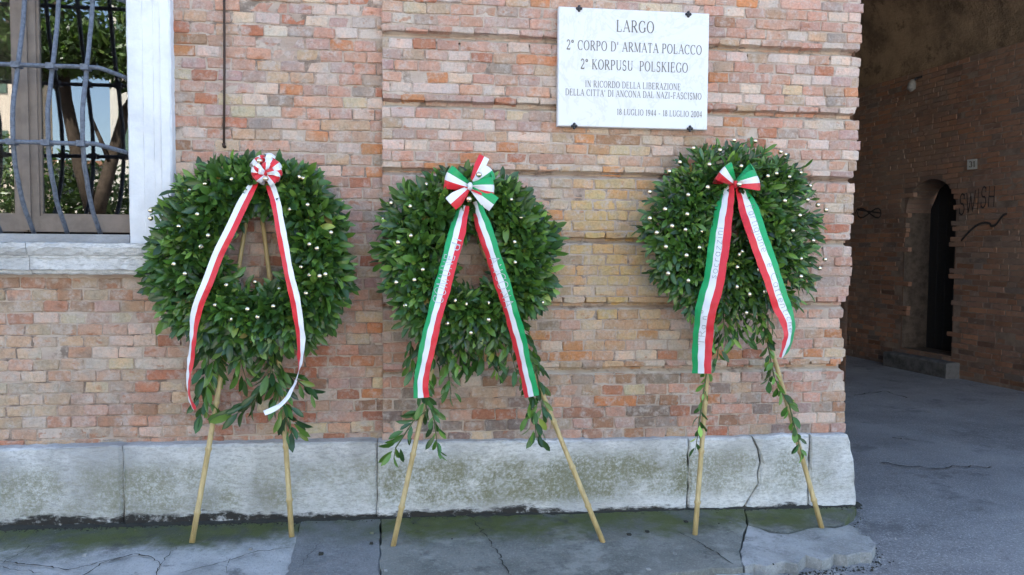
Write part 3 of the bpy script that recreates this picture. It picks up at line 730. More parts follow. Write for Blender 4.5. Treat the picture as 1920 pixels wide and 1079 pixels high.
# ------------------------------------------------------------------ lettering
def Lr(*p): return ('L', p)
G = {}
def glyph(ch, adv, strokes, serifs=()): G[ch] = (adv, strokes, serifs)
def arc(cx, cy, rx, ry, a0, a1, n=14, wt=None):
    return ([(cx+rx*math.cos(math.radians(a0+(a1-a0)*i/n)), cy+ry*math.sin(math.radians(a0+(a1-a0)*i/n))) for i in range(n+1)], wt)
def ln(*p, wt=None): return (list(p), wt)
st = lambda x, a=0, b=1: ln((x, a), (x, b), wt='T')
S2 = lambda x: ((x, 0), (x, 1))
glyph('A', .80, [ln((.07, 0), (.40, 1), wt='t'), ln((.40, 1), (.74, 0), wt='T'), ln((.18, .34), (.62, .34), wt='t')], ((.07, 0), (.74, 0)))
glyph('B', .72, [st(.14), ln((.14, 1), (.36, 1), wt='t'), arc(.36, .76, .22, .24, 90, -90), ln((.36, .52), (.14, .52), wt='t'), arc(.38, .26, .26, .26, 90, -90), ln((.38, 0), (.14, 0), wt='t')], S2(.14))
glyph('C', .78, [arc(.43, .5, .37, .5, 48, 312, 22), ln((.70, .98), (.70, .70), wt='t')])
glyph('D', .82, [st(.14), ln((.14, 1), (.34, 1), wt='t'), arc(.34, .5, .40, .5, 90, -90, 18), ln((.34, 0), (.14, 0), wt='t')], S2(.14))
glyph('E', .70, [st(.14), ln((.14, 1), (.58, 1), wt='t'), ln((.14, .52), (.46, .52), wt='t'), ln((.14, 0), (.62, 0), wt='t'), ln((.58, 1), (.58, .80), wt='t'), ln((.62, 0), (.62, .22), wt='t'), ln((.46, .62), (.46, .42), wt='t')], S2(.14))
glyph('F', .64, [st(.14), ln((.14, 1), (.56, 1), wt='t'), ln((.14, .52), (.46, .52), wt='t'), ln((.56, 1), (.56, .80), wt='t'), ln((.46, .62), (.46, .42), wt='t')], S2(.14))
glyph('G', .82, [arc(.43, .5, .37, .5, 48, 318, 22), ln((.70, .98), (.70, .72), wt='t'), st(.71, .10, .42)], ((.71, .42),))
glyph('I', .36, [st(.18)], S2(.18))
glyph('K', .78, [st(.14), ln((.14, .42), (.62, 1), wt='t'), ln((.30, .58), (.70, 0), wt='T')], S2(.14)+((.62, 1), (.70, 0)))
glyph('L', .66, [st(.14), ln((.14, 0), (.58, 0), wt='t'), ln((.58, 0), (.58, .24), wt='t')], S2(.14))
glyph('M', 1.0, [ln((.12, 0), (.14, 1), wt='t'), ln((.14, 1), (.49, .04), wt='T'), ln((.49, .04), (.84, 1), wt='t'), ln((.85, 1), (.86, 0), wt='T')], ((.12, 0), (.10, 1), (.86, 0), (.88, 1)))
glyph('N', .84, [ln((.14, 0), (.14, 1), wt='t'), ln((.14, 1), (.70, .02), wt='T'), ln((.70, 0), (.70, 1), wt='t')], ((.14, 0), (.08, 1), (.70, 1)))
glyph('O', .84, [arc(.42, .5, .36, .5, 0, 360, 28)])
glyph('P', .66, [st(.14), ln((.14, 1), (.34, 1), wt='t'), arc(.34, .74, .24, .26, 90, -90), ln((.34, .48), (.14, .48), wt='t')], S2(.14))
glyph('R', .76, [st(.14), ln((.14, 1), (.34, 1), wt='t'), arc(.34, .75, .24, .25, 90, -90), ln((.34, .50), (.14, .50), wt='t'), ln((.34, .50), (.70, 0), wt='T')], S2(.14)+((.70, 0),))
glyph('S', .62, [(arc(.31, .75, .21, .25, 45, 255, 12)[0]+arc(.30, .25, .24, .27, 78, -140, 14)[0], 'm'), ln((.50, .98), (.50, .74), wt='t'), ln((.08, .02), (.08, .28), wt='t')])
glyph('T', .70, [st(.35), ln((.06, 1), (.64, 1), wt='t'), ln((.06, 1), (.06, .78), wt='t'), ln((.64, 1), (.64, .78), wt='t')], ((.35, 0),))
glyph('U', .82, [st(.16, .3, 1), arc(.42, .3, .26, .3, 180, 360), ln((.68, .3), (.68, 1), wt='t')], ((.16, 1), (.68, 1)))
glyph('Z', .70, [ln((.08, 1), (.60, 1), wt='t'), ln((.60, 1), (.08, 0), wt='T'), ln((.08, 0), (.62, 0), wt='t'), ln((.08, 1), (.08, .8), wt='t'), ln((.62, 0), (.62, .2), wt='t')])
glyph('H', .84, [st(.16), st(.68), ln((.16, .5), (.68, .5), wt='t')], S2(.16)+S2(.68))
glyph('W', 1.0, [ln((.06, 1), (.28, 0), wt='T'), ln((.28, 0), (.5, .8), wt='t'), ln((.5, .8), (.72, 0), wt='T'), ln((.72, 0), (.94, 1), wt='t')])
glyph('0', .60, [arc(.30, .5, .24, .5, 0, 360, 24)]); glyph('1', .44, [st(.24), ln((.08, .84), (.24, 1), wt='t')], ((.24, 0),))
glyph('2', .58, [(arc(.28, .72, .21, .28, 160, -25, 12)[0]+[(.06, .04)], 'm'), ln((.06, .03), (.52, .03), wt='T'), ln((.52, .03), (.54, .2), wt='t')])
glyph('3', .56, [arc(.26, .76, .19, .24, 150, -80, 12), arc(.26, .27, .22, .27, 80, -150, 12)])
glyph('4', .60, [st(.40), ln((.40, 1), (.05, .30), wt='t'), ln((.05, .28), (.56, .28), wt='m')]); glyph('8', .58, [arc(.29, .76, .18, .24, 0, 360, 18), arc(.29, .26, .22, .26, 0, 360, 18)])
glyph('9', .58, [arc(.29, .68, .21, .32, 0, 360, 18), ([(.50, .68), (.48, .35), (.36, .10), (.16, 0)], 'm')])
glyph("'", .24, [ln((.12, 1), (.10, .70), wt='m')]); glyph('-', .50, [ln((.08, .36), (.42, .36), wt='m')]); glyph('°', .40, [arc(.18, .86, .12, .14, 0, 360, 14)]); glyph(' ', .30, []); glyph('.', .3, [ln((.12, 0), (.12, .08), wt='T')])
# lower-case, for the pen lettering
o_ = lambda cx=.25, r=.2: arc(cx, .28, r, .28, 0, 360, 14)
glyph('a', .52, [o_(.24, .19), ln((.43, .56), (.43, 0))]); glyph('b', .52, [ln((.08, 1), (.08, 0)), o_(.27, .19)]); glyph('c', .44, [arc(.25, .28, .19, .28, 50, 310)]); glyph('d', .52, [o_(.24, .19), ln((.43, 1), (.43, 0))])
glyph('e', .50, [(arc(.25, .28, .19, .28, 0, 310, 14)[0], None), ln((.06, .28), (.44, .28))]); glyph('g', .52, [o_(.24, .19), ([(.43, .56), (.43, -.2), (.3, -.36), (.1, -.3)], None)]); glyph('h', .5, [ln((.08, 1), (.08, 0)), ([(.08, .4), (.22, .56), (.38, .45), (.40, 0)], None)])
glyph('i', .22, [ln((.1, .56), (.1, 0)), ln((.1, .74), (.1, .80))]); glyph('l', .22, [ln((.1, 1), (.1, 0))]); glyph('m', .74, [ln((.08, .56), (.08, 0)), ([(.08, .4), (.2, .56), (.34, .45), (.35, 0)], None), ([(.35, .4), (.47, .56), (.62, .45), (.63, 0)], None)])
glyph('n', .5, [ln((.08, .56), (.08, 0)), ([(.08, .4), (.22, .56), (.38, .45), (.40, 0)], None)]); glyph('o', .50, [o_()]); glyph('r', .38, [ln((.08, .56), (.08, 0)), ([(.08, .36), (.2, .54), (.34, .54)], None)])
glyph('s', .42, [([(.36, .5), (.2, .57), (.08, .45), (.2, .3), (.35, .18), (.28, .02), (.06, .04)], None)]); glyph('t', .36, [ln((.16, .85), (.16, .05), (.3, 0)), ln((.03, .58), (.32, .58))]); glyph('z', .44, [ln((.06, .56), (.38, .56), (.06, 0), (.4, 0))])
def text_quads(txt, thin, thick, serif=True, space=.06):
    """quads in text units (cap height 1); returns (list of 4-point quads, total advance)"""
    Q = []; x = 0
    for ch in txt:
        adv, strokes, serifs = G[ch]
        for pts, wt in strokes:
            P = [np.array(p)+[x, 0] for p in pts]
            for a, b in zip(P[:-1], P[1:]):
                d = b-a; L = np.linalg.norm(d)
                if L < 1e-6: continue
                d = d/L; n_ = np.array([-d[1], d[0]])
                w_ = {'T': thick, 't': thin, 'm': (thin+thick)*.55}.get(wt, thin+(thick-thin)*abs(d[1])**1.6)/2
                e = d*w_*.35
                Q.append([a-n_*w_-e, b-n_*w_+e, b+n_*w_+e, a+n_*w_-e])
        if serif:
            for sx, sy in serifs:
                h = thin*.9; a = .12; y0 = sy if sy == 0 else sy-h
                Q.append([np.array([x+sx-a, y0]), np.array([x+sx+a, y0]), np.array([x+sx+a, y0+h]), np.array([x+sx-a, y0+h])])
        x += adv+space
    return Q, x-space

# ------------------------------------------------------------------ plaque
pz0, pz1, px0, px1, py = 2.146, 2.785, .786, 1.634, -.048
plq = empty('marble_plaque', ((px0+px1)/2, -.02, pz0), 'white marble street plaque with engraved lettering fixed to the brick pier', 'plaque')
mb = MB(); e = .004
V = [(px0, -.006, pz0), (px1, -.006, pz0), (px1, -.006, pz1), (px0, -.006, pz1), (px0, py+e, pz0), (px1, py+e, pz0), (px1, py+e, pz1), (px0, py+e, pz1), (px0+e, py, pz0+e), (px1-e, py, pz0+e), (px1-e, py, pz1-e), (px0+e, py, pz1-e)]
mb.add(V, [(0, 1, 5, 4), (1, 2, 6, 5), (2, 3, 7, 6), (3, 0, 4, 7), (4, 5, 9, 8), (5, 6, 10, 9), (6, 7, 11, 10), (7, 4, 8, 11), (8, 9, 10, 11)])
part('marble_slab', mb.me('marble_slab'), M_MARBLE, plq)
for txt, u0, u1, vt0, vb0, uref in (("LARGO", 1155.5, 1226, 39.5, 61, 1190), ("2° CORPO D' ARMATA POLACCO", 1062, 1315.5, 80.5, 98, 1190), ("2° KORPUSU  POLSKIEGO", 1088.5, 1289.5, 115, 133, 1190),
                              ("IN RICORDO DELLA LIBERAZIONE", 1097, 1276, 154.5, 166.5, 1187), ("DELLA CITTA' DI ANCONA DAL NAZI-FASCISMO", 1060, 1315, 171, 183, 1187), ("18 LUGLIO 1944 - 18 LUGLIO 2004", 1156.5, 1316, 207, 218, 1236)):
    X0, X1 = hit(u0, vb0, py)[0], hit(u1, vb0, py)[0]; zt_, zb_ = hit(uref, vt0, py)[2], hit(uref, vb0, py)[2]
    adv = text_quads(txt, .06, .145, True, .13)[1]; hcap = zt_-zb_; sx = (X1-X0)/adv; xo = 0
    for word in txt.split(' '):
        Q, wa = text_quads(word, .06, .145, True, .13); V = []; f = []
        for k, q in enumerate(Q):
            V += [(X0+(xo+p[0])*sx, py-.0008-.00001*(k % 20), zb_+p[1]*hcap) for p in q]; f.append((4*k, 4*k+1, 4*k+2, 4*k+3))
        if f: part('engraved_word', mesh('engraved_word', V, f), M_LETTER, plq)
        xo += (wa+.13 if word else 0)+G[' '][0]+.13
for u, v in ((1086, 16), (1291, 27), (1077, 236.5), (1294, 241.5)):      # clover-shaped bronze studs
    c = hit(u, v, py-.004); mb = MB()
    for a, r in ((0, .008), (90, .008), (180, .008), (270, .008), (None, .009)):
        ox, oz = (0, 0) if a is None else (.0105*math.cos(math.radians(a)), .0105*math.sin(math.radians(a)))
        mb.tube([(c[0]+ox, py+.003, c[2]+oz), (c[0]+ox, py-.004, c[2]+oz), (c[0]+ox, py-.009, c[2]+oz)], [r, r, r*.5], 10)
    part('bronze_stud', mb.me('bronze_stud'), M_BRONZE, plq)

# ------------------------------------------------------------------ vaulted passage on the right
psg = empty('vaulted_passage', (4.8, .5, 0), 'dark vaulted brick passage through the building right of the pier', 'passage')
SK = -.12
def wall_x(y): return 6.83+SK*(y-3.57)
def left_x(y): return 2.545+SK*y
def hit_tw(u, v, off=0.):
    """pixel to the passage's right wall"""
    d = ray(u, v); # x = 6.83+off+SK*(y-3.57)
    t = (6.83+off+SK*(CAM[1]-3.57)-CAM[0])/(d[0]-SK*d[1]); return CAM+d*t
ZS = hit_tw(1780, 118)[2]; TY0, TY1 = .02, 15.0
nv = 28
def vault_ring(y, grow=.05):
    xl, xr = left_x(y)-grow, wall_x(y)+grow; c, r = (xl+xr)/2, (xr-xl)/2
    return [(c-r*math.cos(math.pi*k/nv), y, ZS+r*.92*math.sin(math.pi*k/nv)) for k in range(nv+1)]
V = []; ys = [TY0, 2, 4, 6, 8, 11, TY1]
for y in ys: V += vault_ring(y)
mb = MB(); mb.add(V, [(i*(nv+1)+k, i*(nv+1)+k+1, (i+1)*(nv+1)+k+1, (i+1)*(nv+1)+k) for i in range(len(ys)-1) for k in range(nv)])
for side in (0, 1):                           # narrow ledge at the springing
    V = []
    for y in ys:
        x = wall_x(y) if side else left_x(y); s_ = .05 if side else -.05; V += [(x, y, ZS), (x+s_, y, ZS+.001)]
    mb.add(V, [(2*i, 2*i+1, 2*i+3, 2*i+2) for i in range(len(ys)-1)])
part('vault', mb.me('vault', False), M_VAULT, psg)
DOOR_Y0, DOOR_Y1 = hit_tw(1786, 600)[1], hit_tw(1692, 600)[1]      # niche nearer / farther jamb
DZ0, DSP = .17, hit_tw(1778, 395)[2]
mb = MB()
def tw_quad(y0, y1, z0, z1, off=.0): mb.add([(wall_x(y0)+off, y0, z0), (wall_x(y1)+off, y1, z0), (wall_x(y1)+off, y1, z1), (wall_x(y0)+off, y0, z1)], [(0, 1, 2, 3)])
tw_quad(.02, DOOR_Y0, -.12, ZS); tw_quad(DOOR_Y1, TY1, -.12, ZS); tw_quad(DOOR_Y0, DOOR_Y1, -.12, DZ0)
na = 12; dm, dr = (DOOR_Y0+DOOR_Y1)/2, (DOOR_Y1-DOOR_Y0)/2
V = []
for k in range(na+1):
    a = math.pi*k/na; y = dm-dr*math.cos(a); z = DSP+dr*math.sin(a); V += [(wall_x(y), y, z), (wall_x(y), y, ZS), (wall_x(y)+.42, y, z)]
mb.add(V, [(3*k, 3*k+3, 3*k+4, 3*k+1) for k in range(na)]+[(3*k, 3*k+2, 3*k+5, 3*k+3) for k in range(na)])
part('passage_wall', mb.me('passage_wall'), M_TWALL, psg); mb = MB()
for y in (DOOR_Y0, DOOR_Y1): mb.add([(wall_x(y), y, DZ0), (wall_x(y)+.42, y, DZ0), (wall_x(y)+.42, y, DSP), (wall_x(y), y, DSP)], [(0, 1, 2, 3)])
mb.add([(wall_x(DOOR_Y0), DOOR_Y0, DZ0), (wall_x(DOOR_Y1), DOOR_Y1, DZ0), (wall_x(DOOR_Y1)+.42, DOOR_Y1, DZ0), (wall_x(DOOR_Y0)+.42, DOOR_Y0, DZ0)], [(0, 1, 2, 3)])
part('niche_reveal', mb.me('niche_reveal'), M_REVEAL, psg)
mb = MB(); mb.add([(left_x(.02), .02, -.12), (left_x(TY1), TY1, -.12), (left_x(TY1), TY1, ZS+.02), (left_x(.02), .02, ZS+.02)], [(0, 1, 2, 3)])
mb.add([(left_x(TY1)-.1, TY1, -.12), (wall_x(TY1)+.1, TY1, -.12), (wall_x(TY1)+.1, TY1, 7), (left_x(TY1)-.1, TY1, 7)], [(0, 1, 2, 3)])  # unseen end wall, added to keep daylight out of the passage
part('passage_wall', mb.me('passage_wall'), M_TWALL, psg)
# facade above and beside the arch
mb = MB(); R0 = vault_ring(TY0, .0); V = []
for p in R0: V += [(p[0], .008, p[2]), (p[0], .008, ZT)]
mb.add(V, [(2*k, 2*k+2, 2*k+3, 2*k+1) for k in range(nv)]); mb.add(*panel(wall_x(0), 16, -.1, ZT, .008))
part('arch_facade', mb.me('arch_facade'), M_FAR_BRICK, psg)
# bricks of the nearer, worn lower wall
bw = BrickWall(psg, M_TBRICK_O, M_TBRICK_S); dirn = np.array([SK, 1., 0]); dirn /= np.linalg.norm(dirn); rt_ = -dirn
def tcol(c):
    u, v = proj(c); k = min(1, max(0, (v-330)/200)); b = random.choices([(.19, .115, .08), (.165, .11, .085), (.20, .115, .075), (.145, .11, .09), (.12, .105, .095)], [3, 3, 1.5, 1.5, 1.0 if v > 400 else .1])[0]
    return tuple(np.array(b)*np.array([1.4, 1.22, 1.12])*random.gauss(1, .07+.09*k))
for r in range(0, int((ZS+.05)/.066)+1):
    z = -.05+.066*r; y = 3.0-random.random()*.25
    while y < 6.9:
        w_ = random.choice((.25, .25, .125))*random.uniform(.95, 1.05); yc = y+w_/2; zc = z+.033
        inside = DOOR_Y0-.03 < yc < DOOR_Y1+.03 and DZ0-.05 < zc < DSP+math.sqrt(max(0, (dr+.04)**2-(yc-dm)**2))
        worn = random.random() < .04
        if not inside and not worn and zc < ZS-.02: bw.add((wall_x(yc)-.0085+random.gauss(0, .0012), yc, zc), w_-.008, .058, tcol(np.array((wall_x(yc), yc, zc))), False, rt_, random.gauss(0, .006))
        y += w_
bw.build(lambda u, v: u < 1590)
mb = MB(); tw_quad(2.9, DOOR_Y0-.02, -.1, ZS, -.0045); tw_quad(DOOR_Y1+.02, 7.1, -.1, ZS, -.0045); part('mortar_bed', mb.me('mortar_bed'), M_TMORTAR, psg)
# door set back in the niche, with boards and a stone step
door = empty('boarded_door', (wall_x(dm)+.4, dm, DZ0), 'dark boarded door in the arched niche of the passage wall', 'door')
for k in range(6):
    a, b = DOOR_Y0+2*dr*k/6+.003, DOOR_Y0+2*dr*(k+1)/6-.003; mb = MB()
    V = []
    for y in (a, b):
        zt2 = DSP+math.sqrt(max(.0004, dr**2-(y-dm)**2))
        V += [(wall_x(y)+.36, y, DZ0), (wall_x(y)+.36, y, zt2), (wall_x(y)+.39, y, DZ0), (wall_x(y)+.39, y, zt2)]
    mb.add(V, [(0, 4, 5, 1), (0, 1, 3, 2), (4, 6, 7, 5), (1, 5, 7, 3), (2, 3, 7, 6)]); part('door_board', mb.me('door_board'), M_DOOR, door)
mb = MB(); V = []
s0, s1 = hit_tw(1800, 690)[1], hit_tw(1680, 660)[1]
for y in (s0, s1):
    x = wall_x(y); V += [(x+.2, y, -.1), (x-.19, y, -.1), (x-.19, y, .085), (x-.17, y, .105), (x+.2, y, .11)]
mb.add(V, [(k, k+1, k+6, k+5) for k in range(4)]+[(0, 4, 3, 2, 1), (5, 6, 7, 8, 9)])
tag(obj('stone_step', fix_normals(mb.me('stone_step')), M_STEP), 'low grey stone step below the arched door in the passage', 'step')
# house number, lamp
plate = empty('number_plate', tuple(hit_tw(1823, 316, -.02)), 'small white house number plate 31 above the graffiti', 'plate')
def tw_pt(u, v, off=-.02): return hit_tw(u, v, off)
V = [tw_pt(*p, -.034) for p in ((1813.5, 300), (1832.5, 298), (1832.5, 317), (1813.5, 318.5))]; V2 = [tw_pt(*p, -.01) for p in ((1813.5, 300), (1832.5, 298), (1832.5, 317), (1813.5, 318.5))]
mb = MB(); mb.add(V+V2, [(0, 1, 2, 3), (0, 4, 5, 1), (1, 5, 6, 2), (2, 6, 7, 3), (3, 7, 4, 0)]); part('enamel_plate', fix_normals(mb.me('enamel_plate')), M_PLATE, plate)
Q, adv = text_quads("31", .12, .24, False, .1); V = []; f = []
for k, q in enumerate(Q):
    for p in q: V.append(tw_pt(1817+p[0]/adv*11.5, 314-p[1]*10.5-.08*(p[0]/adv)*11.5, -.0365))
    f.append((4*k, 4*k+1, 4*k+2, 4*k+3))
part('digits', mesh('digits', V, f), M_LETTER, plate)
lc = hit_tw(1722, 158, -.05); lamp = empty('wall_lamp', tuple(lc), 'small dusty white lamp just under the spring of the vault', 'lamp')
mb = MB(); mb.tube([lc+[.05, 0, .1], lc+[-.04, 0, .07], lc+[-.08, 0, .02]], .015, 8); part('lamp_bracket', mb.me('lamp_bracket', True), M_BRONZE, lamp)
mb = MB(); mb.tube([lc+[-.08, 0, .05], lc+[-.09, 0, 0], lc+[-.1, 0, -.06], lc+[-.1, 0, -.10]], [.025, .05, .055, .015], 12); part('lamp_globe', mb.me('lamp_globe', True), M_LAMP, lamp)
# sprayed writing on the passage wall
def spray_text(name, txt, u0, u1, vb0, vb1, vh, label, thick=.16, off=-.024):
    Q, adv = text_quads(txt, thick, thick, False, .06); V = []; f = []
    for k, q in enumerate(Q):
        for p in q:
            s_ = p[0]/adv; V.append(tw_pt(u0+(u1-u0)*s_+p[1]*2, vb0+(vb1-vb0)*s_-p[1]*vh+2.5*math.sin(7*s_), off-.0003*(k % 9)))
        f.append((4*k, 4*k+1, 4*k+2, 4*k+3))
    tag(obj(name, mesh(name, V, f), M_GRAFFITI), label, 'graffiti')
spray_text('graffiti', 'SWISH', 1797, 1866, 402, 386, 38, 'black sprayed word on passage wall below the number plate', .075)
def spray_line(pix, wd, label):
    mb = MB(); P = [tw_pt(*p, -.026) for p in pix]
    V = []; f = []
    for i, p in enumerate(P):
        t = P[min(i+1, len(P)-1)]-P[max(i-1, 0)]; t /= np.linalg.norm(t); q = np.cross(t, [1, 0, 0]); q /= np.linalg.norm(q)+1e-9
        V += [p-q*wd, p+q*wd]
        if i: f.append((2*i-2, 2*i-1, 2*i+1, 2*i))
    tag(obj('graffiti', mesh('graffiti', V, f), M_GRAFFITI), label, 'graffiti')
spray_line([(1604+52*t/40, 401-9*math.sin(t*.45)-(3 if t > 20 else 0)) for t in range(6)]+[(1630+22*math.cos(a*.35), 400+9*math.sin(a*.7)) for a in range(20)], .011, 'black looping scrawl on passage wall left of the arched door')
spray_line([(1802+2*t, 452-34*math.sin(t/28*math.pi*.62)) for t in range(28)]+[(1858+2*t, 424-1.4*t+10*math.sin(t*.4)*.4) for t in range(16)], .014, 'black arched stroke on passage wall below the sprayed word')

# ------------------------------------------------------------------ laurel leaves
def leaf_variant(seed):
    r = np.random.default_rng(seed); V = []; n = 5; curl = r.uniform(.05, .30); fold = r.uniform(.12, .32); tw = r.uniform(-.25, .25); wav = r.uniform(.0, .03)
    prof = [.05, .72, 1.0, .80, .02]; ts = [0, .25, .52, .80, 1.0]
    for t, p in zip(ts, prof):
        w_ = .155*p; z = -curl*t*t; a = tw*t
        for s_ in (-1, 0, 1):
            x = s_*w_; zz = z+abs(s_)*w_*fold*1.6+(wav*math.sin(9*t+s_*2) if s_ else 0)
            V.append((x*math.cos(a)-0*math.sin(a), t, zz+x*math.sin(a)))
    f = []
    for i in range(n-1):
        for k in range(2): f.append((3*i+k, 3*i+k+1, 3*i+3+k+1, 3*i+3+k))
    return np.array(V), f
LEAVES = [leaf_variant(s_) for s_ in range(8)]
def nrmz(a): return a/(np.linalg.norm(a)+1e-9)
LEAF_PAL = [((.032, .078, .018), 4), ((.050, .112, .025), 4), ((.022, .052, .018), 3), ((.080, .155, .035), 2.4), ((.032, .082, .036), 1.6), ((.125, .21, .055), 1.3), ((.20, .26, .07), .15), ((.17, .13, .05), .06)]
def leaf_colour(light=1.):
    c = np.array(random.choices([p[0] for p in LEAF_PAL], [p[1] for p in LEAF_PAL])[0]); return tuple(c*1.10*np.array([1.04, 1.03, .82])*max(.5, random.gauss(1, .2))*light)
class Foliage:
    def __init__(s): s.l = []          # (matrix 3x3 columns, origin, variant, colour, score)
    def leaf(s, o, d, nrm, L, wid=1., light=1., score=0.):
        d = nrmz(d); n_ = nrmz(nrm-d*(nrm@d)); x = np.cross(d, n_); Mx = np.stack([x*L*wid, d*L, n_*L], 1)
        s.l.append((Mx, np.array(o), random.randrange(8), leaf_colour(light), score))
    def build(s, root, limit=300, name='leaf', rest='remaining_leaves'):
        order = sorted(range(len(s.l)), key=lambda i: -s.l[i][4]); top = set(order[:limit]); pl = parent_loc(root); ms = {}
        Vs, Fs, Cs = [], [], []; n = 0
        for i, (Mx, o, k, c, sc) in enumerate(s.l):
            V, f = LEAVES[k]
            if i in top:
                if k not in ms: ms[k] = mesh('leaf', V, f, True); ms[k].materials.append(M_LEAF_O)
                ob = bpy.data.objects.new(name, ms[k]); COL.objects.link(ob); ob.parent = root; ob.matrix_parent_inverse = Matrix.Translation(-pl)
                m4 = Matrix(Mx.tolist()).to_4x4(); m4.translation = Vector(o); ob.matrix_basis = m4; ob.color = (*c, 1)
            else:
                W = V@Mx.T+o; Vs.append(W); Fs += [tuple(q+n for q in a) for a in f]; n += len(W); Cs += [c]*len(W)
        if Vs:
            me = mesh(rest, np.concatenate(Vs), Fs, True); a = me.color_attributes.new('var', 'FLOAT_COLOR', 'POINT')
            a.data.foreach_set('color', np.concatenate([np.array(Cs), np.ones((len(Cs), 1))], 1).ravel()); part(rest, me, M_LEAF_S, root, 'stuff')

def rand_perp(d):
    a = np.cross(d, nrmz(rng.normal(0, 1, 3))); return nrmz(a)
BALL = None
def ball_mesh():
    global BALL
    if BALL is None:
        V = []; f = []; n, m_ = 12, 8
        for j in range(m_+1):
            for i in range(n):
                a, b = 2*math.pi*i/n, math.pi*j/m_; V.append((math.sin(b)*math.cos(a), math.sin(b)*math.sin(a), math.cos(b)))
        f = [(j*n+i, (j+1)*n+i, (j+1)*n+(i+1) % n, j*n+(i+1) % n) for j in range(m_) for i in range(n)]
        BALL = mesh('gold_ball', V, f, True); BALL.materials.append(M_GOLD)
    return BALL

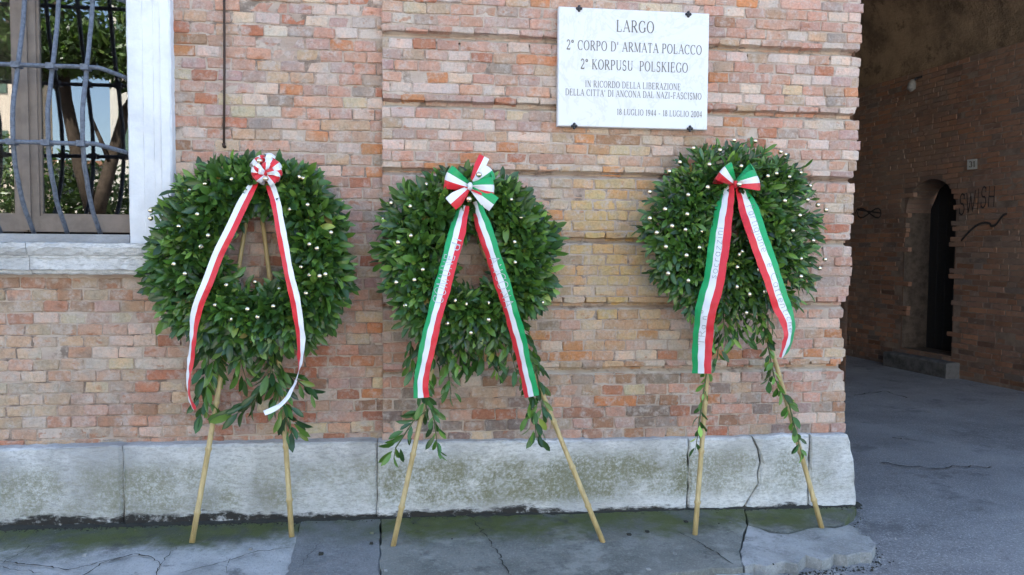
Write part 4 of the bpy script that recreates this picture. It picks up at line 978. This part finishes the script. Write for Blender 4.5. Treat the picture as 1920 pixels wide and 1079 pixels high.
def wreath(spec):
    # ---- stand: two bamboo poles leaning on the wall
    fa_, fb_ = ground(*spec['feet'][0]), ground(*spec['feet'][1])
    ap = hit(*spec['apex'], spec['wall_y']-.02)
    fy = (fa_[1]+fb_[1])/2; k = (ap[1]-fy)/ap[2]
    stand = empty('bamboo_stand', ((fa_[0]+fb_[0])/2, fy, gz(0)), spec['stand_label'], 'stand', 'bamboo wreath stands leaning on the wall')
    for foot, s_ in ((fa_, -1), (fb_, 1)):
        top = ap+np.array([s_*.012, 0, 0]); d = nrmz(top-foot); top = top+d*.10; top[1] = min(top[1], ap[1]); n = 30; pts = []; rad = []
        nodes = [random.uniform(.14, .2)+.24*i+random.uniform(-.03, .03) for i in range(9)]; L = np.linalg.norm(top-foot)
        ts = sorted(set([0, L]+[x for q in nodes for x in (q-.012, q-.004, q+.004, q+.012) if 0 < x < L]))
        bend = rng.normal(0, .010, 2)
        for t in ts:
            p = foot+(top-foot)*t/L; p = p+np.array([bend[0], bend[1], 0])*math.sin(math.pi*t/L)
            nd = min(abs(t-q) for q in nodes); r = .0155-.0035*t/L; rad.append(r*.88*(1.28 if nd < .006 else 1.0)); pts.append(p)
        mb = MB(); mb.tube(pts, rad, 12); part('bamboo_leg', mb.me('bamboo_leg', True), M_BAMBOO, stand)
    tie = MB()                                       # wire binding at the crossing
    for q in range(3): tie.tube([ap+np.array([.026*math.cos(a), -.02*math.sin(a)-.006, -.03+q*.012]) for a in np.linspace(0, 2*math.pi, 14)], .003, 5)
    part('wire_binding', tie.me('wire_binding', True), M_IRON, stand)
    # ---- the ring of foliage
    cy0 = fy-spec.get('gap', .135); depth = .115
    en = nrmz(np.array([0, -1., k])); ev = nrmz(np.array([0, k, 1.])); eu = np.array([1., 0, 0])
    cu, cv, ru, rv = spec['outer']; iu, iv, su, sv = spec['inner']
    C0 = hit(cu, cv, cy0, k)
    root = empty('laurel_wreath', (C0[0], C0[1], C0[2]), spec['label'], 'wreath', 'laurel wreaths set up against the brick wall')
    fol = Foliage(); rough_ph = rng.uniform(0, 6.28, 6)
    def ring(th):
        e = 2.35; c_, s_ = math.cos(th), math.sin(th)
        q = (abs(c_)**e+abs(s_)**e)**(-1/e); wob = 1+.03*math.sin(3*th+rough_ph[0])+.025*math.sin(5*th+rough_ph[1])+.02*math.sin(9*th+rough_ph[2])
        po = hit(cu+ru*q*c_*wob, cv-rv*q*s_*wob, cy0, k); pi_ = hit(iu+su*c_, iv-sv*s_, cy0, k); return po, pi_
    nt_ = spec['twigs']
    core = MB(); pts = []; rads = []
    for i in range(33):
        po, pi_ = ring(2*math.pi*i/32); pts.append((po+pi_)/2); rads.append(np.linalg.norm(po-pi_)/2*.62)
    nc = 10; V = []; f = []
    for i in range(33):
        po, pi_ = ring(2*math.pi*i/32); rr = nrmz(po-pi_); mid = (po+pi_)/2; a_ = np.linalg.norm(po-pi_)/2
        for q in range(nc):
            an = 2*math.pi*q/nc; V.append(mid+rr*a_*.52*math.cos(an)+en*depth*.45*math.sin(an))
    f = [(i*nc+q, i*nc+(q+1) % nc, (i+1)*nc+(q+1) % nc, (i+1)*nc+q) for i in range(32) for q in range(nc)]
    part('moss_core', mesh('moss_core', V, f, True), M_CORE, root)
    for t_ in range(nt_):
        th = 2*math.pi*(t_+random.random())/nt_*7 % (2*math.pi); po, pi_ = ring(th); rr = nrmz(po-pi_); a_ = np.linalg.norm(po-pi_)/2; mid = (po+pi_)/2
        if random.random() > (np.linalg.norm(mid-C0)+.12)/.5: continue
        ph = math.asin(random.uniform(-1, 1))*1.15
        d = rr*math.sin(ph)+en*math.cos(ph); base = mid+rr*a_*.50*math.sin(ph)+en*depth*.5*math.cos(ph)
        tang = np.cross(en, rr)
        tw = nrmz(rr*(math.sin(ph)*1.0+.45)+en*math.cos(ph)*.85+rng.normal(0, .28, 3)+np.array([0, 0, -.18]))
        reach = a_*.5*abs(math.sin(ph))+depth*.5*math.cos(ph); TL = max(.05, reach*.9+.02)*(1.3 if random.random() < .08 else 1)
        nl = random.choice((6, 7, 8)); L0 = spec['leaf']*random.uniform(.85, 1.12)
        a0 = random.random()*6.28; p1 = rand_perp(tw); p2 = np.cross(tw, p1); lt = 1.0*random.gauss(1, .12)
        for j in range(nl):
            s_ = .25+.75*j/(nl-1); an = a0+2.4*j; side = p1*math.cos(an)+p2*math.sin(an)
            dl = nrmz(tw*(.55+.55*s_)+side*(.95-.45*s_)+np.array([0, 0, -.15])+rng.normal(0, .1, 3))
            nm = nrmz(en*.75+d*.6+tw*.2+rng.normal(0, .42, 3))
            o = base+tw*TL*s_*.7; L = L0*random.choice((.6, .8, .9, 1., 1.05, 1.18))*random.uniform(.92, 1.08)
            tip = o+dl*L
            fol.leaf(o, dl, nm, L, random.uniform(.85, 1.15), lt, score=float((tip@en)*1.0-(C0@en)+.10*abs(nm@nrmz(CAM-o))*(L/.08)+random.random()*.05))
    # ---- hanging sprays
    tw_mb = MB()
    for sp_ in spec['sprays']:
        pts = [hit(u, v, cy0+sp_.get('dy', .05), k) for u, v in sp_['path']]; Ls = [np.linalg.norm(b-a) for a, b in zip(pts[:-1], pts[1:])]; tot = sum(Ls)
        tw_mb.tube(pts, [.004]*(len(pts)-1)+[.0015], 5)
        for j in range(sp_['n']):
            s_ = (j+random.random()*.6)/sp_['n']*tot; q = 0
            while q < len(Ls)-1 and s_ > Ls[q]: s_ -= Ls[q]; q += 1
            o = pts[q]+(pts[q+1]-pts[q])*s_/Ls[q]; tg = nrmz(pts[q+1]-pts[q]); side = rand_perp(tg)
            o = o+side*random.random()*sp_['spread']*.5
            dl = nrmz(tg*.8+side*sp_.get('splay', .8)+np.array([0, 0, -.25])); nm = nrmz(en*.9+rng.normal(0, .5, 3)); L = sp_['leaf']*random.uniform(.7, 1.15)
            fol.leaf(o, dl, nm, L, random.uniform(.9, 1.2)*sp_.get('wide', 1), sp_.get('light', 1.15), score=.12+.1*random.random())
    part('spray_stem', tw_mb.me('spray_stem', True), M_TWIG, root)
    fol.build(root, 300)
    # ---- gilded balls on wires
    bx, by, bs = spec['ball_crop']; pl = parent_loc(root)
    for x, y in spec['balls']:
        u, v = bx+x/bs, by+y/bs
        p0 = hit(u, v, cy0, k); best = 1e9
        for th in np.linspace(0, 6.28, 64):
            po, pi_ = ring(th); mid = (po+pi_)/2; a_ = np.linalg.norm(po-pi_)/2; q = np.linalg.norm(p0-mid)/a_
            best = min(best, q)
        hgt = depth*math.sqrt(max(0.03, 1-min(best, 1)**2))+.06
        p = hit(u, v, cy0-hgt, k); r = random.uniform(.0120, .0136)
        o = bpy.data.objects.new('gold_ball', ball_mesh()); COL.objects.link(o); o.parent = root; o.matrix_parent_inverse = Matrix.Translation(-pl)
        o.matrix_basis = Matrix.Translation(Vector(p)) @ Matrix.Scale(r, 4)
    return dict(root=root, cy0=cy0, k=k, depth=depth, en=en, ev=ev)

def cr(x, y, c): return (c[0]+x/c[2], c[1]+y/c[2])
C1, C2, C3 = (240, 260, 1.998), (660, 260, 2.159), (1160, 240, 2.159)
B1 = [(337,103),(390,154),(289,170),(232,196),(85,270),(85,299),(260,284),(191,330),(301,364),(274,406),(172,471),(214,507),(369,550),(476,538),(567,565),(545,629),(448,640),(486,669),(385,677),(327,625),(641,145),(657,150),(738,216),(673,249),(606,266),(602,324),(761,353),(680,397),(708,412),(649,482),(680,512),(718,516),(740,509),(667,580)]
B2 = [(301,187),(159,262),(235,275),(126,329),(187,421),(238,394),(287,532),(253,573),(180,583),(216,677),(417,657),(462,671),(386,749),(481,787),(553,667),(553,734),(644,248),(684,320),(658,420),(660,502),(626,516),(771,664)]
B3 = [(467,51),(553,54),(303,83),(410,91),(655,98),(677,109),(248,140),(367,149),(496,156),(205,177),(735,182),(638,185),(603,196),(691,199),(774,235),(126,260),(360,241),(281,272),(764,292),(672,296),(806,313),(839,333),(188,330),(277,350),(126,367),(733,355),(216,398),(270,413),(337,420),(154,425),(704,417),(787,457),(191,482),(327,485),(499,502),(487,514),(274,517),(737,530),(835,533),(478,565),(566,575),(813,569),(200,590),(282,619),(737,602),(477,644),(590,664),(529,674),(516,749)]
W1 = wreath(dict(feet=((360, 1018), (547, 1007)), apex=(478, 345), wall_y=YL, outer=(470, 488, 178, 172), inner=(490, 468, 68, 80), twigs=760, leaf=.086, gap=.09,
    label='largest laurel wreath, wide dark green ring below the red and white bow', stand_label='bamboo pole stand under the red and white ribboned wreath by the window', balls=B1, ball_crop=C1,
    sprays=[dict(path=[(395, 590), (392, 660), (388, 730), (383, 785)], n=57, spread=.10, leaf=.098, light=.95), dict(path=[(430, 600), (450, 670), (462, 715)], n=30, spread=.09, leaf=.095, light=.9),
            dict(path=[(520, 600), (508, 690), (530, 760), (548, 815)], n=74, spread=.09, leaf=.098, light=.95), dict(path=[(505, 700), (470, 760), (430, 785)], n=23, spread=.05, leaf=.10, splay=.6, light=.9), dict(path=[(520, 690), (560, 715), (590, 740)], n=15, spread=.03, leaf=.095, splay=.6, light=.9),
            dict(path=[(410, 600), (405, 660), (402, 700)], n=26, spread=.07, leaf=.095, light=.95), dict(path=[(478, 600), (485, 650), (492, 680)], n=22, spread=.08, leaf=.095, light=.95)]))
W2 = wreath(dict(feet=((737, 1025), (1131, 1018)), apex=(873, 402), wall_y=0., outer=(867, 487, 158, 150), inner=(893, 488, 48, 68), twigs=700, leaf=.089, gap=.09,
    label='middle laurel wreath of large dark leaves with the COMUNE di ANCONA ribbon', stand_label='widest spread bamboo pole stand under the middle wreath', balls=B2, ball_crop=C2,
    sprays=[dict(path=[(795, 640), (790, 700), (800, 770), (775, 790), (742, 840), (738, 862)], n=44, spread=.05, leaf=.085, light=1.35), dict(path=[(800, 740), (815, 790), (822, 855)], n=22, spread=.03, leaf=.075, light=1.6), dict(path=[(835, 620), (838, 680), (846, 740)], n=26, spread=.05, leaf=.085, light=1.35),
            dict(path=[(860, 600), (860, 650), (862, 690)], n=30, spread=.10, leaf=.09, light=1.1), dict(path=[(905, 600), (906, 650), (908, 685)], n=30, spread=.10, leaf=.09, light=1.1), dict(path=[(815, 600), (812, 660), (805, 700)], n=24, spread=.09, leaf=.09, light=1.1), dict(path=[(950, 600), (958, 660), (968, 700)], n=24, spread=.09, leaf=.09, light=1.1), dict(path=[(880, 620), (880, 660), (880, 700)], n=16, spread=.05, leaf=.08, light=1.1), dict(path=[(925, 620), (930, 670), (935, 705)], n=18, spread=.05, leaf=.08, light=1.4),
            dict(path=[(970, 600), (985, 680), (1000, 760), (1006, 825)], n=60, spread=.07, leaf=.085, light=1.2), dict(path=[(1000, 650), (1010, 720), (1018, 780)], n=26, spread=.05, leaf=.085, light=1.0), dict(path=[(770, 640), (775, 690), (778, 705)], n=14, spread=.05, leaf=.085, light=.9)]))
W3 = wreath(dict(feet=((1303, 1004), (1541, 991)), apex=(1350, 335), wall_y=0., outer=(1371, 442, 164, 164), inner=(1352, 428, 13, 22), twigs=900, leaf=.066, gap=.09,
    label='right laurel wreath of small leaves, nearly closed, dotted with many gold balls', stand_label='slim bamboo pole stand under the right wreath near the passage', balls=B3, ball_crop=C3,
    sprays=[dict(path=[(1330, 600), (1328, 680), (1318, 740), (1310, 800), (1304, 845)], n=30, spread=.025, leaf=.06, light=1.8, wide=1.25), dict(path=[(1350, 620), (1345, 670), (1340, 690)], n=12, spread=.05, leaf=.07, light=1.4),
            dict(path=[(1430, 600), (1442, 660), (1452, 710), (1480, 760), (1492, 810), (1505, 858)], n=44, spread=.025, leaf=.065, light=1.55, wide=1.3), dict(path=[(1380, 580), (1385, 645)], n=26, spread=.10, leaf=.075, light=1.4), dict(path=[(1355, 580), (1360, 640)], n=22, spread=.09, leaf=.075, light=1.3), dict(path=[(1415, 580), (1420, 635)], n=22, spread=.09, leaf=.075, light=1.3),
            dict(path=[(1450, 680), (1440, 720)], n=6, spread=.02, leaf=.08, light=1.5, wide=1.3), dict(path=[(1440, 590), (1440, 640)], n=16, spread=.06, leaf=.075, light=1.3)]))

# ------------------------------------------------------------------ ribbons
class Ribbon:
    """strip along a path of photo pixels at a given height in front of the wreath's plane; narrow widths come from the strip turning edge-on"""
    def __init__(s, W, crop, pts, widths, lift, wmax, flip=1, n=96):
        P = [np.array(hit(*cr(x, y, crop), W['cy0']-l-.032*min(1, i_/2), W['k'])) for i_, ((x, y), l) in enumerate(zip(pts, lift))]
        d = np.r_[0, np.cumsum([np.linalg.norm(b-a) for a, b in zip(P[:-1], P[1:])])]; tt = np.linspace(0, d[-1], n)
        s.P = np.stack([s.smooth(tt, d, [p[i] for p in P]) for i in range(3)], 1)
        mpx = F/crop[2]*0+1; ww = np.interp(tt, d, widths)/crop[2]      # photo pixels
        s.A = []; s.Nn = []; s.L = tt; s.len = d[-1]; s.wd = []
        for i in range(n):
            t = nrmz(s.P[min(i+1, n-1)]-s.P[max(i-1, 0)]); vw = nrmz(CAM-s.P[i]); across = nrmz(np.cross(vw, t)); dist = (s.P[i]-CAM)@FW
            wm = ww[i]*dist/F; c_ = min(1, wm/wmax); wreal = max(wm, wmax*.92) if c_ < 1 else wm
            c_ = min(1., wm/wreal); a = across*c_+vw*math.sqrt(max(0, 1-c_*c_))*flip; s.A.append(nrmz(a)*wreal); s.Nn.append(nrmz(np.cross(a, t)))
        s.A = np.array(s.A); s.Nn = np.array(s.Nn)
        if s.A[0][0] < 0: s.A = -s.A
        s.Nn = np.array([q if q@(CAM-p) > 0 else -q for q, p in zip(s.Nn, s.P)])
        s.n = n; s.rip = rng.uniform(0, 6, 3)
    @staticmethod
    def smooth(tt, d, y):
        """cubic Hermite through the points"""
        d = np.array(d); y = np.array(y); m_ = np.gradient(y, d); out = []
        for t in tt:
            i = min(max(np.searchsorted(d, t)-1, 0), len(d)-2); h = d[i+1]-d[i]; u = (t-d[i])/h
            out.append((2*u**3-3*u**2+1)*y[i]+(u**3-2*u**2+u)*h*m_[i]+(-2*u**3+3*u**2)*y[i+1]+(u**3-u**2)*h*m_[i+1])
        return np.array(out)
    def at(s, l, x, off=0.):
        p = np.array([np.interp(l, s.L, s.P[:, i]) for i in range(3)]); a = np.array([np.interp(l, s.L, s.A[:, i]) for i in range(3)]); n_ = np.array([np.interp(l, s.L, s.Nn[:, i]) for i in range(3)])
        bow_ = .06*np.linalg.norm(a)*(1-4*x*x); r_ = s.rip; rp = .0030*math.sin(l*23+r_[0]+3*x)+.0016*math.sin(l*57+r_[1]-4*x)+.0012*math.sin(l*97+6*x+r_[2]); return p+a*x+n_*(off+bow_+rp)
    def len_at_y(s, crop_y, crop):
        vv = np.array([proj(p)[1] for p in s.P]); return float(np.interp(crop[1]+crop_y/crop[2], vv, s.L))
    def build(s, root, lanes, name='ribbon_tail'):
        mats = [M_RED, M_WHITE, M_GREEN]; nl = len(lanes); sub = 3 if nl > 1 else 4; nx = nl*sub; V = []; f = []; mi = []
        for i in range(s.n):
            for j in range(nx+1):
                x = j/nx-.5; V.append(s.at(s.L[i], x))
        for i in range(s.n-1):
            for j in range(nx): f.append((i*(nx+1)+j, i*(nx+1)+j+1, (i+1)*(nx+1)+j+1, (i+1)*(nx+1)+j)); mi.append('rwg'.index(lanes[j//sub]))
        me = mesh(name, V, f, True)
        for m_ in mats: me.materials.append(m_)
        me.polygons.foreach_set('material_index', mi)
        return part(name, me, None, root)
    def write(s, root, txt, l0, l1, x0, cap, up, pen, mat, name='pen_lettering', space=.10):
        """l0 -> l1 reading direction along the ribbon; up=+1: tops towards +x"""
        Q, adv = text_quads(txt, pen, pen, False, space); V = []; f = []
        for k, q in enumerate(Q):
            for p in q: V.append(s.at(l0+(l1-l0)*p[0]/adv, x0+up*p[1]*cap, .0022+.0001*(k % 8)))
            f.append((4*k, 4*k+1, 4*k+2, 4*k+3))
        part(name, mesh(name, V, f), mat, root)
def loop(root, W, c_px, tip_px, width, lanes, lift=.13, thick=.05, name='bow_loop', open_=.5, knot=.3, seg=22, tail=False, back_white=True):
    """bow loop from the knot to the tip and back (or a single tail), stripes along its length"""
    lift += .034; c = hit(*c_px, W['cy0']-lift, W['k']); tp = hit(*tip_px, W['cy0']-lift-.005, W['k']); d = tp-c; L = np.linalg.norm(d); d = d/L; vw = nrmz(CAM-c); ac = nrmz(np.cross(vw, d))
    if tail: ss = np.linspace(0, 1, seg//2)
    else: ss = np.linspace(0, 1, seg)
    nl = len(lanes); sub = 2; nx = nl*sub; V = []; f = []; mi = []
    for s_ in ss:
        if tail: r = s_*L; dep = .012*math.sin(s_*3); wf = knot+(1-knot)*min(1, s_*1.5)
        else:
            a = s_*math.pi; r = L*math.sin(a)**.8*(1 if s_ < .5 else .97); dep = thick*math.cos(a)*math.sin(a)**.5*1.2; wf = knot+(1-knot)*min(1, math.sin(a)**.7*1.1)
        for j in range(nx+1):
            x = (j/nx-.5); cr_ = .18*math.sin(x*9)*(1-wf)*width; rq = r*(1-.10*(2*x)**2*(0 if tail else 1)); V.append(c+d*rq+ac*x*width*wf+vw*(dep+cr_+.012*(1-4*x*x)*wf)+ac*(0 if tail else (open_*.12*width*math.sin(a)*(1 if s_ > .5 else -1))))
    n = len(ss)
    for i in range(n-1):
        for j in range(nx): f.append((i*(nx+1)+j, i*(nx+1)+j+1, (i+1)*(nx+1)+j+1, (i+1)*(nx+1)+j)); mi.append('rwg'.index(lanes[j//sub]))
    me = mesh(name, V, f, True)
    for m_ in (M_RED, M_WHITE, M_GREEN): me.materials.append(m_)
    me.polygons.foreach_set('material_index', mi); part(name, me, None, root)
def bow_ball(root, W, px_, lift, r=.0145):
    p = hit(*px_, W['cy0']-lift-.034, W['k']); o = bpy.data.objects.new('gold_ball', ball_mesh()); COL.objects.link(o); o.parent = root
    o.matrix_parent_inverse = Matrix.Translation(-parent_loc(root)); o.matrix_basis = Matrix.Translation(Vector(p)) @ Matrix.Scale(r, 4)
def knot(root, W, px_, lift, mat, r=.02):
    p = hit(*px_, W['cy0']-lift-.034, W['k']); mb = MB(); mb.tube([p+[0, .03, r], p+[0, -.012, r*.6], p+[0, -.018, 0], p+[0, -.012, -r*.6], p+[0, .03, -r]], [r*.8, r, r, r, r*.8], 8); part('bow_knot', mb.me('bow_knot', True), mat, root)

# first ribbon: white and red
r1 = empty('ribbon', tuple(hit(497, 320, W1['cy0']-.15, W1['k'])), 'narrow red and white ribbon with a many looped rosette bow on largest wreath', 'ribbon')
ra = Ribbon(W1, C1, [(478,158),(430,245),(385,340),(340,430),(298,540),(265,620),(250,680),(243,760),(237,820),(228,880),(226,930),(232,975),(252,1015)], [30,40,40,40,40,38,34,24,20,16,14,14,6], [.15,.18,.19,.195,.20,.19,.17,.14,.11,.09,.08,.07,.06], .053)
ra.build(r1, 'wr')
rb = Ribbon(W1, C1, [(530,165),(553,240),(570,330),(588,430),(606,520),(625,600),(638,680),(648,750),(646,810),(640,870),(630,905)], [30,36,35,35,35,36,36,30,20,9,7], [.15,.18,.19,.195,.20,.19,.17,.14,.12,.10,.10], .053)
rb.build(r1, 'rw')
rc = Ribbon(W1, C1, [(630,905),(612,945),(580,990),(545,1015),(510,1028)], [6,14,18,18,16], [.10,.10,.11,.12,.12], .03, n=24); rc.build(r1, 'w')
for i, (tx, ty, w_, lanes, lf, th) in enumerate(((474, 300, 17, 'rw', .120, .03), (506, 287, 15, 'w', .115, .05), (484, 292, 14, 'rw', .110, .03), (471, 327, 17, 'wr', .135, .05), (475, 313, 15, 'wr', .150, .05), (508, 297, 18, 'rw', .140, .05),
        (521, 302, 18, 'wr', .145, .05), (527, 315, 18, 'rw', .140, .05), (526, 329, 18, 'rw', .145, .05), (518, 343, 17, 'wr', .155, .04), (483, 342, 16, 'rw', .155, .04), (496, 304, 14, 'wr', .165, .04), (513, 318, 14, 'wr', .172, .04), (484, 321, 13, 'w', .172, .04))):
    loop(r1, W1, (498, 325), (tx, ty), w_/F*3.75*1.15, lanes, lf, th, knot=.4, open_=1.5)
knot(r1, W1, (498, 325), .165, M_RED, .012); bow_ball(r1, W1, (498, 335.5), .215); bow_ball(r1, W1, (486.5, 302), .19)
# second ribbon: green, white, red, lettered
r2 = empty('ribbon', tuple(hit(882, 350, W2['cy0']-.15, W2['k'])), 'green white red ribbon lettered COMUNE di ANCONA with a full double bow', 'ribbon')
ra = Ribbon(W2, C2, [(452,270),(428,370),(401,470),(372,580),(342,690),(318,790),(296,890),(283,960),(279,1000),(281,1050)], [48,66,66,66,64,63,62,61,60,58], [.14,.17,.18,.185,.19,.18,.15,.12,.11,.10], .10)
ra.build(r2, 'gwr'); cl = lambda y: ra.len_at_y(y, C2)
ra.write(r2, 'COMUNE', cl(668), cl(472), .30, .66, -1, .065, M_SILVERPEN); ra.write(r2, 'di', cl(452), cl(402), .40, .50, -1, .075, M_SILVERPEN)
rb = Ribbon(W2, C2, [(498,256),(530,350),(560,440),(590,530),(622,630),(650,720),(675,810),(695,900),(715,980),(728,1045)], [46,62,63,62,61,60,58,58,58,56], [.14,.17,.18,.185,.19,.18,.15,.12,.11,.10], .10)
rb.build(r2, 'rwg'); cl = lambda y: rb.len_at_y(y, C2)
rb.write(r2, 'ANCONA', cl(478), cl(682), -.26, .62, 1, .065, M_SILVERPEN)
px2 = F/3.75; wbow = 46/px2
kc = (881, 350)
loop(r2, W2, kc, (908, 294), 22/px2, 'wr', .135, .01, 'bow_tail', tail=True)
loop(r2, W2, kc, (922, 318), 34/px2, 'gw', .13, .03, 'bow_loop', knot=.3)
loop(r2, W2, kc, (834, 334), wbow, 'gwr', .145, .05, 'bow_loop', knot=.28, open_=.8); loop(r2, W2, kc, (927, 350), wbow*.95, 'rwg', .148, .05, 'bow_loop', knot=.28, open_=.8)
loop(r2, W2, (880, 352), (845, 383), 30/px2, 'wr', .155, .01, 'bow_tail', tail=True); loop(r2, W2, (883, 352), (926, 384), 32/px2, 'wg', .152, .01, 'bow_tail', tail=True)
knot(r2, W2, kc, .165, M_WHITE, .013); bow_ball(r2, W2, (879.5, 374), .185); bow_ball(r2, W2, (898, 328), .19)
# third ribbon: green, white, red, pen lettering
r3 = empty('ribbon', tuple(hit(1382, 345, W3['cy0']-.15, W3['k'])), 'green white red ribbon with two loop bow and handwriting on the right wreath', 'ribbon')
ra = Ribbon(W3, C3, [(446,228),(426,330),(412,430),(398,530),(383,630),(365,690),(352,740),(345,800),(340,860),(336,920),(336,995)], [44,74,82,84,82,84,84,80,78,76,78], [.14,.17,.18,.185,.185,.18,.16,.13,.11,.10,.10], .13)
ra.build(r3, 'gwr'); cl = lambda y: ra.len_at_y(y, C3)
ra.write(r3, 'socrazzini', cl(615), cl(405), .15, .36, -1, .042, M_GREYPEN); ra.write(r3, 'TRa n°', cl(880), cl(738), .15, .32, -1, .042, M_GREYPEN)
rb = Ribbon(W3, C3, [(494,236),(530,340),(560,430),(592,520),(620,600),(640,660),(660,720),(683,780),(690,830),(683,870),(665,915),(655,930)], [46,76,77,74,72,72,70,58,46,38,20,8], [.14,.17,.18,.185,.185,.18,.16,.14,.12,.11,.10,.10], .115, flip=-1)
rb.build(r3, 'rwg'); cl = lambda y: rb.len_at_y(y, C3)
rb.write(r3, 'Partigiane', cl(315), cl(505), -.10, .42, 1, .042, M_GREYPEN); rb.write(r3, 'e', cl(550), cl(566), -.10, .42, 1, .042, M_GREYPEN); rb.write(r3, 'Cattentiche', cl(590), cl(830), -.12, .42, 1, .042, M_GREYPEN)
loop(r3, W3, (1377, 344), (1350, 321), 44/px2, 'gwr', .15, .06, 'bow_loop', knot=.25, open_=1.0); loop(r3, W3, (1379, 345), (1421, 330), 44/px2, 'rwg', .15, .06, 'bow_loop', knot=.25, open_=1.4)
knot(r3, W3, (1378, 346), .16, M_RED, .012); bow_ball(r3, W3, (1386, 346), .19)

# ------------------------------------------------------------------ across the street: what the window mirrors
def foliage_cloud(name, root, centers, n, leaf, cols, mat=None):
    Vs, Fs, Cs = [], [], []; k = 0
    for _ in range(n):
        c, r = centers[random.randrange(len(centers))]; d = nrmz(rng.normal(0, 1, 3)); p = np.array(c)+d*np.array(r)*random.random()**.4
        a = nrmz(rng.normal(0, 1, 3)); b = rand_perp(a); s_ = leaf*random.uniform(.6, 1.3); Vs += [p-a*s_, p+b*s_*.35, p+a*s_, p-b*s_*.35]; Fs.append((k, k+1, k+2, k+3)); k += 4
        q = np.array(random.choice(cols))*random.gauss(1, .15); Cs += [q]*4
    me = mesh(name, Vs, Fs); a = me.color_attributes.new('var', 'FLOAT_COLOR', 'POINT'); a.data.foreach_set('color', np.concatenate([np.array(Cs), np.ones((len(Cs), 1))], 1).ravel())
    return part(name, me, M_LEAF_S, root, 'stuff') if root else obj(name, me, M_LEAF_S, None, 'stuff')
M_BARK = plain('bark', (.10, .075, .055), .9, 0, .2, .5, 14, .6)
GREENS = [(.06, .11, .025), (.09, .15, .035), (.04, .08, .02), (.12, .17, .05)]
def street_tree(loc, forks, crown, label, n=5200):
    t = empty('street_tree', loc, label, 'tree'); mb = MB(); L = np.array(loc)
    for pts, r0, r1 in forks: mb.tube([L+np.array(p) for p in pts], list(np.linspace(r0, r1, len(pts))), 9)
    part('trunk', mb.me('trunk', True), M_BARK, t); foliage_cloud('crown', t, [(L+np.array(c), r) for c, r in crown], n, .085, GREENS)
street_tree((-4.75, -8.0, -.05), [([(0, 0, 0), (.02, 0, .9), (0, 0, 1.7), (-.02, 0, 2.0)], .19, .15), ([(-.02, 0, 1.9), (-.22, 0, 2.7), (-.36, .1, 3.7), (-.42, .2, 5.2)], .115, .07), ([(-.02, 0, 1.9), (.14, 0, 2.5), (.24, -.1, 3.0), (.42, -.1, 3.6), (.75, -.1, 4.1), (1.0, 0, 5.0)], .11, .06), ([(-.36, .1, 3.7), (-1.1, .2, 4.8)], .06, .03), ([(.2, 0, 2.8), (-.05, .05, 3.5)], .04, .02)],
            [((0, 0, 5.3), (2.2, 1.6, 1.0)), ((-1.6, 0, 4.9), (1.5, 1.3, .9)), ((1.7, 0, 4.9), (1.6, 1.3, .9)), ((.2, 0, 6.3), (1.9, 1.5, 1.0)), ((-.9, .2, 4.3), (.8, .7, .4)), ((1.0, .2, 4.15), (.8, .7, .45)), ((-.1, .3, 4.4), (.8, .6, .4))], 'forked street tree mirrored in the window glass', 15000)
mbh = empty('hedge', (-6, -10.4, 0), 'tall green hedge across the street mirrored in the window', 'hedge')
foliage_cloud('hedge_leaves', mbh, [((x, -10.6, random.uniform(1.5, 1.9)), (.9, .5, random.uniform(1.3, 1.6))) for x in np.linspace(-10.5, -3, 15)], 20000, .085, GREENS)
M_PALE, M_PALE2, M_SHUT, M_PANE, M_ROOF = plain('pale_plaster', (.62, .58, .50), .9, 0, .2, .12, 3), plain('cream_plaster', (.66, .56, .44), .9, 0, .2, .12, 3), plain('green_shutters', (.08, .14, .10), .6), plain('dark_panes', (.04, .05, .06), .15), plain('clay_roof', (.33, .17, .11), .9, 0, .2, .4, 8)
def house(x0, x1, y, h, mat, label, floors=3, d=9):
    b = empty('apartment_building', ((x0+x1)/2, y, 0), label, 'building')
    mb = MB(); mb.box(x0, x1, y-d, y, -.1, h); part('wall', mb.me('wall'), mat, b)
    mb = MB(); mb.box(x0-.35, x1+.35, y-d-.35, y+.35, h, h+.22); part('roof', mb.me('roof'), M_ROOF, b)
    nx = int((x1-x0)/2.6)
    for fl in range(floors):
        for i in range(nx):
            xc = x0+(i+.5)*(x1-x0)/nx; zc = 1.0+fl*h/floors; mb = MB(); mb.box(xc-.5, xc+.5, y-.02, y+.012, zc, zc+1.5); wd_ = part('window', mb.me('window'), M_PANE, b)
            for s_ in (-1, 1):
                mb = MB(); mb.box(xc+s_*.78-.25, xc+s_*.78+.25, y+.001, y+.05, zc-.03, zc+1.53); part('shutter', mb.me('shutter'), M_SHUT, wd_)
house(-38, -13.3, -24, 8.5, M_PALE2, 'cream apartment building far left across the street mirrored in the window', 3, 2.5)
house(-10.35, 8, -24, 11.0, M_PALE, 'pale apartment building opposite the brick wall mirrored in the window')
house(-19, -7, -38, 5.6, M_PALE, 'low pale house behind the gap between the two apartment buildings', 2)
